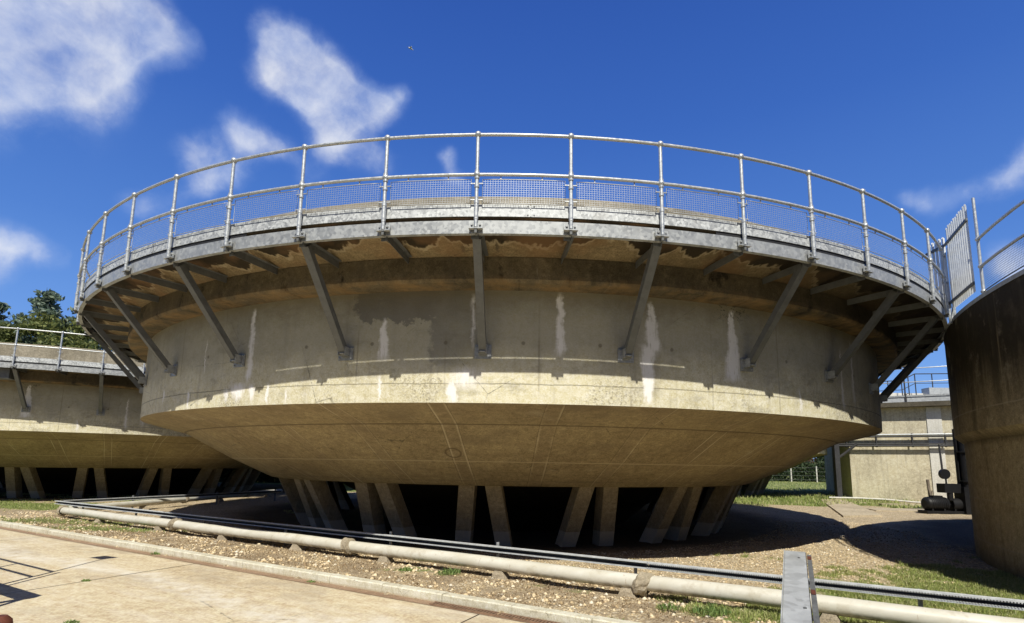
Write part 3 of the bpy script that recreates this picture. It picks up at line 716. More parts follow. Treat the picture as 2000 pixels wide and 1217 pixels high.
# kerb stones laid end to end
b = MB(); m = Matrix.Rotation(math.atan2(DU.y, DU.x), 3, 'Z'); L = .915
for i in range(-16, 16):
    c = A0 + DU * (i * L + .25) + DN * .065; jz = .004 * math.sin(i * 5.1); ch = .012
    w = .13; h = .102 + jz; y0 = .003 * math.sin(i * 3.3)
    sec = [(-w / 2 + y0, -.06), (-w / 2 + y0, h - ch), (-w / 2 + ch + y0, h), (w / 2, h), (w / 2, -.06)]
    ends = []
    for e in (-(L - .008) / 2, (L - .008) / 2): ends.append([c + DU * e + DN * a + Vector((0, 0, z)) for a, z in sec])
    b.prism(ends[0], ends[1])
tag(b.build("kerb", M['kerb']), kind="structure")
# brown mortar strip and slotted drain in front of the kerb
q0 = [A0 + DU * -16 - DN * .0, A0 + DU * 14 - DN * .0, A0 + DU * 14 - DN * .15, A0 + DU * -16 - DN * .15]
b = MB(); b.add([(v.x, v.y, .005) for v in q0], [(0, 3, 2, 1)]); tag(b.build("drain_channel", M['drainbed']), kind="structure")
dr = empty("drain_grating", A0 + DU * 6.9 - DN * .075); dr.rotation_euler.z = math.atan2(DU.y, DU.x)
tag(dr, "rusty slotted drain grating set in front of the kerb at bottom centre", "drain grating")
b = MB()
for s in (-1, 1): b.box((0, s * .052, .012), (3.4, .012, .016))
b.build("frame", M['drain'], dr)
b = MB()
for i in range(86): b.box((-1.68 + i * .0395, 0, .010), (.016, .094, .010))
b.build("bars", M['drain'], dr); b = MB(); b.add([(-1.7, -.05, .0065), (1.7, -.05, .0065), (1.7, .05, .0065), (-1.7, .05, .0065)], [(0, 1, 2, 3)]); b.build("trough", M['joint'], dr)

# ------------------------------------------------------------------ scatter: pebbles, litter, grass
def pebbles(name, n, region, smin, smax, mat):
    P = []; tries = 0
    while len(P) < n and tries < n * 12:
        tries += 1; p = region()
        if p is None: continue
        P.append((p[0], p[1], gheight(p[0], p[1]) + p[2] if len(p) > 2 else gheight(p[0], p[1])))
    P = np.array(P); n = len(P)
    s = (smin + (smax - smin) * rng.random(n) ** 4)
    base = np.array([(1, 0, 0), (-1, 0, 0), (0, 1, 0), (0, -1, 0), (0, 0, 1), (0, 0, -1)], float)
    f = np.array([(0, 2, 4), (2, 1, 4), (1, 3, 4), (3, 0, 4), (2, 0, 5), (1, 2, 5), (3, 1, 5), (0, 3, 5)])
    V = base[None] * (1 + .35 * (rng.random((n, 6, 1)) - .5)) + .25 * (rng.random((n, 6, 3)) - .5)
    V *= s[:, None, None] * np.stack([.8 + .6 * rng.random(n), .8 + .4 * rng.random(n), .45 + .3 * rng.random(n)], 1)[:, None, :]
    a = rng.random(n) * 2 * PI; ca, sa = np.cos(a)[:, None], np.sin(a)[:, None]
    X = V[:, :, 0] * ca - V[:, :, 1] * sa; Y = V[:, :, 0] * sa + V[:, :, 1] * ca
    V = np.stack([X, Y, V[:, :, 2]], 2) + P[:, None, :] + np.array([0, 0, .15])[None, None] * s[:, None, None]
    F = (f[None] + (np.arange(n) * 6)[:, None, None]).reshape(-1, 3)
    return mobj(name, np_mesh(name, V.reshape(-1, 3), F, mat))
def reg_strip():
    u = random.uniform(-11, 10.5); d = random.uniform(.14, 2.3); p = A0 + DU * u + DN * d
    if grassy(p.x, p.y) > .75 and random.random() < .8: return None
    if nz(p.x, p.y, 1.1, 9.) < .02 and random.random() < .85: return None
    return (p.x, p.y)
def reg_front():
    x = random.uniform(-3, 10.5); y = random.uniform(6, 17)
    if kd(x, y) < 2.0 or inside_tank(x, y) < 6.8 or math.hypot(x - RT[0], y - RT[1]) < 10.9: return None
    if grassy(x, y) > .6 and random.random() < .85: return None
    if math.hypot(x, y - 19.0) < 8.2 or math.hypot(x - 18.6, y - 9.9) < 9.2: return None
    return (x, y)
tag(pebbles("gravel", 12000, reg_strip, .005, .040, M['pebble']), "loose stones and gravel between the kerb and the pipe", "gravel", kind="stuff")
tag(pebbles("gravel", 26000, reg_front, .007, .024, M['pebble']), "golden gravel on the ground in front of the tank legs", "gravel", kind="stuff")

def blades(name, n, region, hmin, hmax, w, mat, lean=.6):
    P = []; H = []; tries = 0
    while len(P) < n and tries < n * 15:
        tries += 1; p = region()
        if p is None: continue
        P.append((p[0], p[1], p[2])); H.append(p[3] if len(p) > 3 else 1.0)
    P = np.array(P); H = np.array(H); n = len(P)
    h = (hmin + (hmax - hmin) * rng.random(n) ** 1.5) * H; a = rng.random(n) * 2 * PI
    dx = np.cos(a); dy = np.sin(a); la = rng.random(n) * 2 * PI; ll = rng.random(n) * lean
    ww = w * (.6 + .8 * rng.random(n))
    V = np.zeros((n, 5, 3))
    V[:, 0] = P + np.stack([dx * ww, dy * ww, 0 * ww], 1); V[:, 1] = P - np.stack([dx * ww, dy * ww, 0 * ww], 1)
    mid = P + np.stack([np.cos(la) * ll * h * .35, np.sin(la) * ll * h * .35, h * .6], 1)
    V[:, 2] = mid - np.stack([dx * ww * .8, dy * ww * .8, 0 * ww], 1); V[:, 3] = mid + np.stack([dx * ww * .8, dy * ww * .8, 0 * ww], 1)
    V[:, 4] = P + np.stack([np.cos(la) * ll * h, np.sin(la) * ll * h, h * (1 - .25 * ll)], 1)
    f = np.array([(0, 1, 2), (0, 2, 3), (3, 2, 4)])
    F = (f[None] + (np.arange(n) * 5)[:, None, None]).reshape(-1, 3)
    return mobj(name, np_mesh(name, V.reshape(-1, 3), F, mat))
def reg_grass_near():
    x = random.uniform(1.0, 10.5); y = random.uniform(3.6, 10.5)
    if kd(x, y) < .16 or math.hypot(x - RT[0], y - RT[1]) < 10.86: return None
    g = grassy(x, y) + .45 * nz(x, y, 2.6, 5.)
    if g < .42: return None
    if random.random() > min(1, g * .9): return None
    return (x, y, gheight(x, y) - .004, .35 + .5 * min(1, g) + .5 * max(0, nz(x, y, 3.5, 8.)))
tag(blades("grass", 85000, reg_grass_near, .022, .10, .0045, M['grass'], 1.2), "bright green grass growing through the gravel at the right", "grass", kind="stuff")
def reg_grass_left():
    x = random.uniform(-24, -6.5); y = random.uniform(11, 24)
    if kd(x, y) < .16: return None
    g = grassy(x, y) + .35 * nz(x, y, 2.6, 5.)
    if g < .42: return None
    return (x, y, gheight(x, y) - .004, .5 + .6 * max(0, nz(x, y, 2.5, 8.)))
tag(blades("grass", 30000, reg_grass_left, .03, .12, .007, M['grass'], 1.0), "rough grass beside the pipe corner at the left", "grass", kind="stuff")
def reg_grass_back():
    x = random.uniform(5, 42); y = 22 + 46 * random.random() ** 1.7
    if x < 5 + (y - 22) * .35: return None
    if y < 40 and grassy(x, y) < .45: return None
    return (x, y, (gheight(x, y) if y < 40 and x < 30 else -.09), 1.0)
tag(blades("grass", 45000, reg_grass_back, .05, .20, .018, M['grass'], .9), "sunlit meadow grass beyond the tanks at the right", "grass", kind="stuff")
def reg_litter():
    u = random.uniform(-9, 10); d = random.uniform(.14, 2.2); p = A0 + DU * u + DN * d
    if nz(p.x, p.y, 1.1, 12.) < -.15: return None
    return (p.x, p.y, gheight(p.x, p.y), 1.0)
tag(blades("dry_litter", 24000, reg_litter, .008, .035, .006, M['dry'], 2.2), "dry brown leaf litter strewn along the kerb verge", "leaf litter", kind="stuff")
# individual weeds along joint, kerb and verge
wl = [("small green weed growing in the apron joint near bottom left", (-5.5, 7.35, .004), .06), ("low weed at the foot of the kerb, left of the middle", (-5.93, 9.42, .0), .09),
      ("leafy weed tuft on the verge below the pipe, between kerb and second bandage", (-.85, 8.0, .05), .17), ("weed tuft on the verge nearest the kerb, left of a bigger tuft", (-1.5, 8.15, .05), .11),
      ("green weed clump beside the kerb near bottom right", (2.15, 6.0, .08), .20), ("flat weed on the bottom edge of the apron, far left", (-4.25, 5.55, .004), .07),
      ("weed patch between kerb and pipe, under the bandaged joint at right", (1.75, 6.15, .08), .14), ("tiny weed sprouting from the brown drain strip", (-2.62, 7.5, .004), .06)]
for lb, (x, y, z), s in wl:
    def rw():
        a = random.random() * 2 * PI; r = s * random.random() ** .7; return (x + r * math.cos(a), y + r * math.sin(a) * .7, z, 1.2 - r / s * .6)
    tag(blades("weed", int(110 * s / .1), rw, s * .15, s * .65, .006, M['weed'], 1.3), lb, "weed")

# ------------------------------------------------------------------ pipes with bandaged joints
PZ = .212
def py_(x): return 7.74 - .575 * x
PA, PB = Vector((-11.6, py_(-11.6), PZ)), Vector((12.0, py_(12.0), PZ)); PD = (PB - PA).normalized()
PBk = Vector((-10.5, 25.2, PZ)); PCn = PA + Vector((-.10, .14, 0))
def bandage(b, c, d, r=.118, L=.19, seed=0, flare=.0):
    d = Vector(d).normalized(); a = d.cross(Vector((0, 0, 1))).normalized(); u = a.cross(d); n = 22; m = 7; vs = []; fs = []
    for i in range(m):
        t = (i / (m - 1) - .5)
        for k in range(n):
            th = 2 * PI * k / n; q = noise.noise(Vector((math.cos(th) * 2 + seed, math.sin(th) * 2, t * 5)))
            rr = (r if 0 < i < m - 1 else .091) + (q * .022 if 0 < i < m - 1 else 0)
            if flare and math.sin(th) < -.3: rr += flare * (-.3 - math.sin(th))
            off = (t * L) + .035 * math.sin(th * 1 + seed) + .02 * q
            vs.append(Vector(c) + d * off + (a * math.cos(th) + u * math.sin(th)) * rr)
    for i in range(m - 1):
        for k in range(n): l = (k + 1) % n; fs.append((i * n + k, (i + 1) * n + k, (i + 1) * n + l, i * n + l))
    b.add(vs, fs, False)
def pipe_support(parent, x, y, s=1.0):
    b = MB(); w, t = .19 * s, .09 * s; bt = [Vector((x, y, .0)) + DU * a * w + DN * c_ * w * .8 for a, c_ in ((-1, -1), (1, -1), (1, 1), (-1, 1))]
    md = [Vector((x, y, .085)) + DU * a * w * .75 + DN * c_ * w * .6 for a, c_ in ((-1, -1), (1, -1), (1, 1), (-1, 1))]
    tp = [Vector((x, y, .145)) + DU * a * t + DN * c_ * t for a, c_ in ((-1, -1), (1, -1), (1, 1), (-1, 1))]
    bt = [v + Vector((random.uniform(-.03, .03), random.uniform(-.03, .03), 0)) for v in bt]
    b.prism(bt, md); b.prism([v + Vector((0, 0, .0005)) for v in md], tp); b.build("support_block", M['block'], parent)
fp = empty("pipeline", (0, 0, 0)); tag(fp, "long cream painted pipe running diagonally across the foreground behind the kerb", "pipe")
b = MB(); pts = [PA + (PB - PA) * (i / 40) + Vector((0, 0, .006 * math.sin(i * 1.1))) for i in range(41)]
b.tube(pts, .092, 20); b.build("pipe_run", M['pipe'], fp)
for i, (x, fl) in enumerate(((-7.12, .0), (-2.66, .0), (1.62, .06), (5.9, .0))):
    b = MB(); bandage(b, (x, py_(x), PZ), PD, .118 if fl else .126, .18, i * 3.1, fl); b.build("joint_bandage", M['bandage'], fp)
b = MB(); bandage(b, PA + Vector((-.02, .02, 0)), PD + Vector((-.25, -.2, 0)), .13, .24, 9.); bandage(b, PCn, (.1, 1, 0), .125, .2, 4.); b.build("corner_elbow", M['bandage'], fp)
b = MB(); b.tube([PCn, PCn + (PBk - PCn) * .5, PBk], .092, 18); b.build("return_run", M['pipe'], fp)
for i, t in enumerate((.42, .75)):
    c = PCn + (PBk - PCn) * t; b = MB(); bandage(b, c, PBk - PCn, .12, .17, 20 + i); b.build("joint_bandage", M['bandage'], fp)
for x in (-9.9, -7.6, -5.62, -3.75, -1.95, -.12, 1.46, 3.3, 5.0, 6.8): pipe_support(fp, x, py_(x), .62)
for t in (.25, .6, .9): c = PCn + (PBk - PCn) * t; pipe_support(fp, c.x, c.y, .62)

# ------------------------------------------------------------------ cable tray on short posts, open side to the front
ct = empty("cable_tray", (0, 0, 0)); tag(ct, "galvanised cable tray channel on short posts, running just behind the foreground pipe", "cable tray")
def ty_(x): return 8.16 - .570 * x
def tray(p0, p1, nm, perforated=(1e9, 1e9)):
    p0, p1 = Vector(p0), Vector(p1); d = (p1 - p0).normalized(); nn = Vector((-d.y, d.x, 0)); L = (p1 - p0).length
    if nn.dot(Vector((0, -1, 0))) < 0: nn = -nn           # towards the viewer side
    H, W, t = .088, .060, .004
    m = Matrix((d, nn, Vector((0, 0, 1)))).transposed(); c = (p0 + p1) / 2; b = MB()
    b.box(c + Vector((0, 0, -H / 2)), (L, t, H - .012), m); b.build('tray_web', M['strut'], ct); b = MB()  # web in darker steel to deepen the shade inside the channel
    b.box(c + nn * (W / 2 + t * .6) + Vector((0, 0, -t / 2 - .0005)), (L, W, t), m); b.box(c + nn * (W / 2 + t * .6) + Vector((0, 0, -H + t / 2 + .0005)), (L, W, t), m)
    b.box(c + nn * (W + t * 1.3) + Vector((0, 0, -.009)), (L, t, .016), m); b.box(c + nn * (W + t * 1.3) + Vector((0, 0, -H + .010)), (L, t, .018), m)
    return b.build(nm, M['tray'], ct), d, nn
T0 = Vector((-12.5, ty_(-12.5), .40)); T1 = Vector((1.78, ty_(1.78), .40)); T2 = Vector((12, ty_(12), .40)); TB = Vector((-9.25, 22.3, .40))
_, td, tn = tray(T0, T1 - (T1 - T0).normalized() * .006, "tray_channel"); tray(T1, T2, "tray_channel"); tray(T0 + Vector((.06, .10, .002)), TB, "return_channel")
# crimped (toothed) edge of the newer section
b = MB(); b2 = MB(); L = (T2 - T1).length; k = 0; m = Matrix((td, tn, Vector((0, 0, 1)))).transposed()
while k * .024 < 9.0 and k * .024 < L:
    p = T1 + td * (k * .024)
    b.box(p + tn * .073 + Vector((0, 0, -.022)), (.011, .003, .010), m); b2.box(p + tn * .073 + Vector((0, 0, -.066)), (.011, .003, .010), m); k += 1
b.build("toothed_edge", M['tray'], ct); b2.build("toothed_edge", M['tray'], ct)
b = MB(); c = (T0 + T2) / 2; L = (T2 - T0).length
for i, (o, r) in enumerate(((.02, .011), (.043, .009), (.03, .008))):
    b.tube([T0 + td * (L * j / 60) + tn * (o + .004 * math.sin(j * 1.7 + i)) + Vector((0, 0, -.083 + r + (.018 if i == 2 else 0) + .002 * math.sin(j + i))) for j in range(61)], r, 6)
b.build("cables", M['dark'], ct)
for x, e in ((-11.3, .0), (-9.0, 0), (-6.6, 0), (-4.3, 0), (-2.01, .05), (-.19, .05), (1.62, 0), (4.2, 0), (6.6, 0)):
    p = Vector((x, ty_(x), 0)) + DN * .035; b = MB(); h = .395 + e
    b.box((p.x, p.y, h / 2 - .03), (.042, .005, h + .06), m); b.box(p + DN * .02 + Vector((0, 0, h / 2 - .03)), (.005, .04, h + .06), m); b.build("post", M['galv'], ct)
for t in (.25, .62, .95):
    p = T0 + (TB - T0) * t; b = MB(); b.box((p.x + .05, p.y + .03, .20), (.045, .045, .50)); b.build("post", M['strut'], ct)

# ------------------------------------------------------------------ foreground cable trunking on stand
tk = empty("cable_trunking", (2.0, 4.1, 0)); tag(tk, "grey galvanised trunking end rising over the pipe at bottom right", "cable trunking")
def trunk():
    p1, p0 = Vector((2.545, 4.96, .87)), Vector((1.50, 2.95, .625)); p0 = p0 - Vector((2.0, 4.1, 0)); p1 = p1 - Vector((2.0, 4.1, 0))
    d = (p1 - p0).normalized(); s = d.cross(Vector((0, 0, 1))).normalized(); u = s.cross(d); m = Matrix((d, s, u)).transposed(); L = (p1 - p0).length; c = (p0 + p1) / 2
    b = MB(); b.box(c + s * -.008, (L, .158, .006), m); b.box(c + s * -.092 + u * -.05, (L, .006, .11), m); b.box(c + s * -.094 + u * .008, (L, .006, .012), m)
    b.box(p1 + d * -.02 + s * -.008 + u * -.032, (.006, .15, .055), m)
    b.build("lid", M['deck'], tk)
    b = MB(); b.box(c + s * .073 + u * -.05, (L, .006, .09), m); b.build("side_web", M['dark'], tk)
    b = MB(); b.box(c + s * .098 + u * -.012, (L - .08, .034, .006), m); b.box(c + s * .112 + u * -.03, (L - .08, .005, .03), m); b.build("return_flange", M['strut'], tk)
    b = MB()
    for t in (.93, .52, .2): b.box(p0 + d * L * t + s * .098 + u * -.006, (.10, .028, .004), m)
    b.build("rust_scab", M['rust'], tk)
    b = MB()
    for t, o in ((.90, .02), (.35, .04), (.05, -.02)): b.tube([p0 + d * L * t + s * o + u * .003, p0 + d * L * t + s * o + u * .010], .011, 8)
    b.build("screw_heads", M['strut'], tk)
    for t in (.12, .9):
        q = p0 + d * L * t; b = MB(); b.box((q.x, q.y, (q.z - .05) / 2), (.05, .05, q.z - .05)); b.box((q.x, q.y, .012), (.14, .14, .012)); b.build("stand", M['strut'], tk)
trunk()

# rusty flange stub in the bottom left corner
fs = empty("rusty_stub", (-3.03, 3.40, 0)); tag(fs, "rusty round flanged pipe stub at the bottom left corner", "pipe stub")
b = MB(); b.tube([(0, 0, 0), (0, 0, .58)], .045, 16); b.build("stem", M['rust'], fs)
b = MB(); b.tube([(0, 0, .575), (0, 0, .6), (0, 0, .63), (0, 0, .655)], [.062, .066, .06, .035], 20); b.build("flange", M['rust'], fs)
b = MB(); b.tube([(.03, -.045, .615), (.034, -.06, .618)], .007, 8); b.build("bolt_hole", M['black'], fs)

# access platform standing just left of the frame; its rail shadow lies on the apron
ap = empty("access_platform", (-6.33, 6.15, 0)); tag(ap, "steel access platform with handrail left of the apron, casting the rail shadow", "platform")
a_ = -DU
b = MB(); h = 2.15
b.tube([(0, 0, 0), (0, 0, h)], .024, 10); b.tube([(.12, -.04, 0), (.12, -.04, h)], .02, 10)
for k in (1, 2, 3): q = a_ * 1.15 * k; b.tube([(q.x, q.y, .9), (q.x, q.y, h)], .02, 8)
b.build("post", M['tube'], ap)
for z in (h, h - .42):
    b = MB(); q = a_ * 3.6; b.tube([(0, 0, z), (q.x, q.y, z)], .024, 8); b.build("handrail", M['tube'], ap)
b = MB(); b.tube([(0, 0, h), (-.02, 0, 3.55)], .016, 8); b.build("mast", M['tube'], ap)
b = MB(); b.box((-.10, .0, 3.56), (.34, .03, .24), Matrix.Rotation(.5, 3, 'Y')); b.build("sign_plate", M['deck'], ap)
b = MB(); e = Vector((.9, -.65, 1.2)); m2 = Matrix.Rotation(math.atan2(DU.y, DU.x), 3, 'Z')
b.box(e + a_ * 1.8, (3.6, .20, .06), m2); b.box(e - DN * .5, (.07, 1.1, .07), m2); b.box(e + a_ * 3.5 - DN * .5, (.07, 1.1, .07), m2); b.build("deck_frame", M['strut'], ap)
for q in (e - DN * .05, e - DN * 1.0, e + a_ * 3.5 - DN * .05):
    b = MB(); b.tube([(q.x, q.y, 0), (q.x, q.y, 1.18)], .03, 8); b.build("leg", M['strut'], ap)

# ------------------------------------------------------------------ background concrete tank with pipe rack
pt = empty("octagonal_tank", (20.5, 30.0, 0)); tag(pt, "pale angular concrete tank in the gap at right, railings on top and pipes across it", "concrete tank")
O = Vector((20.5, 30.0, 0))
pl = [Vector((18.75, 30.15)), Vector((23.6, 27.2)), Vector((29.6, 28.2)), Vector((32.5, 33.5)), Vector((29, 39.5)), Vector((23, 40)), Vector((22.6, 36.6)), Vector((19.6, 32.9))]
def poly(z0, z1, off, nm, mat):
    cx = sum(p.x for p in pl) / 8; cy = sum(p.y for p in pl) / 8; q = []
    for p in pl:
        d = Vector((p.x - cx, p.y - cy)); L = d.length; q.append((cx + d.x * (L + off) / L - O.x, cy + d.y * (L + off) / L - O.y))
    b = MB(); b.prism([(x, y, z0) for x, y in q], [(x, y, z1) for x, y in q]); b.build(nm, mat, pt); return q
poly(-.1, 4.95, 0, "wall", M['pump_wall']); poly(4.92, 5.16, .55, "roof_slab", M['slab']); qd = poly(5.165, 5.42, .42, "deck_edge", M['deck']); poly(5.43, 5.52, .46, "kick_plate", M['galv'])
f0, f1 = Vector((pl[0].x - O.x, pl[0].y - O.y, 0)), Vector((pl[1].x - O.x, pl[1].y - O.y, 0)); fd = (f1 - f0).normalized(); fn = Vector((fd.y, -fd.x, 0)); mf = Matrix.Rotation(math.atan2(fd.y, fd.x), 3, 'Z')
b = MB(); c = f0 + fd * 3.86 + fn * .02; b.box((c.x, c.y, 2.45), (.62, .06, 4.9), mf); b.build("white_pilaster", M['white'], pt)
b = MB(); c = f0 + fd * .12 + fn * .01; b.box((c.x, c.y, 4.1), (.10, .03, 1.5), mf); b.build("lime_streak", M['white'], pt)
for z in (6.22, 6.95):
    b = MB(); b.tube([(x * .98, y * .98 if False else y, z) for x, y in qd], .028, 6, closed=True); b.build("rail", M['tube'], pt)
for i in range(len(qd)):
    p, q = Vector(qd[i]), Vector(qd[(i + 1) % len(qd)]); n_ = max(1, int((q - p).length / 1.9))
    for k in range(n_):
        r = p + (q - p) * ((k + .45) / n_); b = MB(); b.tube([(r.x, r.y, 5.2), (r.x, r.y, 6.95)], .035, 8); b.tube([(r.x, r.y, 5.2), (r.x, r.y, 5.6)], .055, 8); b.build("rail_post", M['darkpipe'], pt)
# stair railing standing further in on the roof
sr = empty("roof_stair_rail", (23.2, 31.0, 5.4)); tag(sr, "dark stepped handrail on the roof of the pale tank, behind the front rail", "handrail")
b = MB(); q = [(-3.6, 0, 1.25), (-2.2, 0, 1.25), (-.6, 0, 1.35), (.2, 0, 1.75), (2.2, 0, 1.8)]
b.tube(q, .03, 6); b.tube([(x, y, z - .55) for x, y, z in q], .02, 6)
b.build("rail", M['darkpipe'], sr)
for x, y, z in q + [(-2.9, 0, 1.25), (-1.4, 0, 1.3), (-.2, 0, 1.55), (1.2, 0, 1.78)]:
    b = MB(); b.tube([(x, y, .0), (x, y, z)], .028, 6); b.build("rail_post", M['darkpipe'], sr)
b = MB(); b.box((0, .4, .42), (6.4, .05, .5)); b.build("low_wall", M['white'], sr)
b = MB(); b.box((1.6, .2, .55), (1.4, .6, .8)); b.build("cabinet", M['deck'], sr)
# pipe rack in front of the wall
pr = empty("pipe_rack", (18.0, 28.9, 0)); tag(pr, "dark pipes on hangers crossing in front of the pale tank wall", "pipe rack")
g0 = Vector((-2.5, 2.94, 0)); g1 = Vector((5.9, -2.17, 0)); gd = (g1 - g0).normalized()
for z, r, mt in ((3.46, .05, 'tube'), (3.36, .045, 'darkpipe'), (2.98, .035, 'darkpipe'), (2.88, .06, 'darkpipe')):
    b = MB(); b.tube([g0 + Vector((0, 0, z)), g1 + Vector((0, 0, z))], r, 8); b.build("pipe_run", M[mt], pr)
for t in (.18, .36, .50, .66, .80):
    q = g0 + (g1 - g0) * t; b = MB(); b.box((q.x, q.y, 3.16), (.07, .07, .72)); b.build("hanger", M['darkpipe'], pr)
b = MB(); b.box((-.55, .35, 1.5), (.26, .26, 3.0)); b.build("column", M['darkpipe'], pr)
b = MB(); b.tube([(-.45, .3, 2.2), (-.1, .15, 2.5), (.35, -.1, 2.95)], .07, 8); b.build("brace", M['darkpipe'], pr)
# pale hose on the ground in front of it
b = MB(); b.tube([(16.9, 29.2, .10), (18.2, 28.7, .12), (19.2, 28.2, .10), (20.0, 27.2, .04), (20.6, 26.3, .03)], .05, 8); tag(b.build("ground_pipe", M['postc']), "thin pale pipe lying on the ground along the foot of the pale tank", "pipe")

# concrete path and edging
b = MB(); P4 = [(15.78, 28.02), (17.63, 29.27), (12.9, 19.2), (11.2, 18.6)]; b.prism([(x, y, -.05) for x, y in P4[::-1]], [(x, y, .055) for x, y in P4[::-1]]); tag(b.build("path", M['path']), kind="structure")
b = MB(); P4 = [(16.6, 24.6), (21.8, 24.6), (21.8, 24.9), (16.6, 24.9)]; b.prism([(x, y, -.05) for x, y in P4], [(x, y, .10) for x, y in P4]); tag(b.build("edging", M['path']), kind="structure")
b = MB(); P4 = [(14.3, 21.6), (21, 21.2), (21, 22.5), (14.6, 22.9)]; b.prism([(x, y, -.05) for x, y in P4], [(x, y, .04) for x, y in P4]); tag(b.build("pump_plinth", M['path']), "concrete strip on the ground beneath and behind the pump", "concrete base")

# pump and motor standing in the shade
pm = empty("pump_set", (16.2, 20.9, 0)); tag(pm, "black pump and motor in the shade beside the right tank", "pump")
b = MB(); b.tube([(-.52, 0, .36), (-.48, 0, .36), (-.44, 0, .36), (.28, 0, .36), (.32, 0, .36)], [.15, .22, .25, .25, .2], 16)
for i in range(9): b.tube([(-.36 + i * .07, 0, .36), (-.345 + i * .07, 0, .36)], .265, 16)
b.build("motor", M['black'], pm)
b = MB(); b.box((-.05, 0, .62), (.36, .22, .10)); b.build("terminal_box", M['black'], pm)
b = MB(); b.tube([(.45, 0, .34), (.8, 0, .34)], .24, 16); b.tube([(.3, 0, .36), (.5, 0, .36)], .09, 12); b.tube([(.8, 0, .34), (1.3, 0, .34)], .13, 12); b.build("volute", M['black'], pm)
b = MB(); b.box((.1, 0, .06), (1.4, .5, .10))
for x in (-.35, .1, .5): b.box((x, 0, .12), (.06, .4, .14))
b.build("baseplate", M['black'], pm)
b = MB(); b.tube([(.42, -.1, .5), (.42, -.1, .80)], .10, 12); b.tube([(.62, .1, .5), (.62, .1, .80)], .03, 8); b.build("riser", M['black'], pm)
b = MB(); b.box((.48, 0, .95), (.62, .40, .34)); b.build("valve_body", M['black'], pm)
b = MB(); b.tube([(.40, 0, 1.1), (.40, 0, 1.36)], .03, 8); b.tube([(.36, -.06, 1.48), (.36, .06, 1.48)], .19, 20); b.build("handwheel", M['black'], pm)
b = MB(); b.tube([(.30, 0, 1.6), (.27, 0, 2.6)], .035, 8); b.build("riser", M['darkpipe'], pm)
st_ = empty("added_dark_stack", (17.55, 20.7, 0)); tag(st_, "tall black pipe stack shape added for the dark band between the pump and the right tank", "pipe stack")  # black uprights added in place of the tank's dark self-shadowed edge
for x_, r_, h_ in ((-.32, .16, 3.3), (.05, .20, 3.6), (.42, .16, 3.2)):
    b = MB(); b.tube([(x_, 0, 0), (x_ * .9, 0, h_)], r_, 12); b.tube([(x_, 0, 1.2), (x_, 0, 1.26)], r_ + .06, 12); b.tube([(x_, 0, 2.3), (x_, 0, 2.36)], r_ + .06, 12); b.build("riser", M['black'], st_)
b = MB(); b.box((0, .1, .5), (1.15, .5, 1.0)); b.box((0, .18, 1.9), (1.0, .12, 2.6)); b.build("cabinet", M['black'], st_)
b = MB(); b.tube([(17.95, 23.5, -.05), (17.88, 23.45, .55), (17.80, 23.4, 1.22)], .06, 7); b.tube([(17.98, 23.5, .2), (18.0, 23.5, .6), (18.02, 23.5, .75)], .025, 6); b.tube([(17.9, 23.4, .4), (17.78, 23.4, .95)], .035, 6)
tag(b.build("timber_stake", M['timber']), "weathered split timber stake leaning behind the pump", "stake")

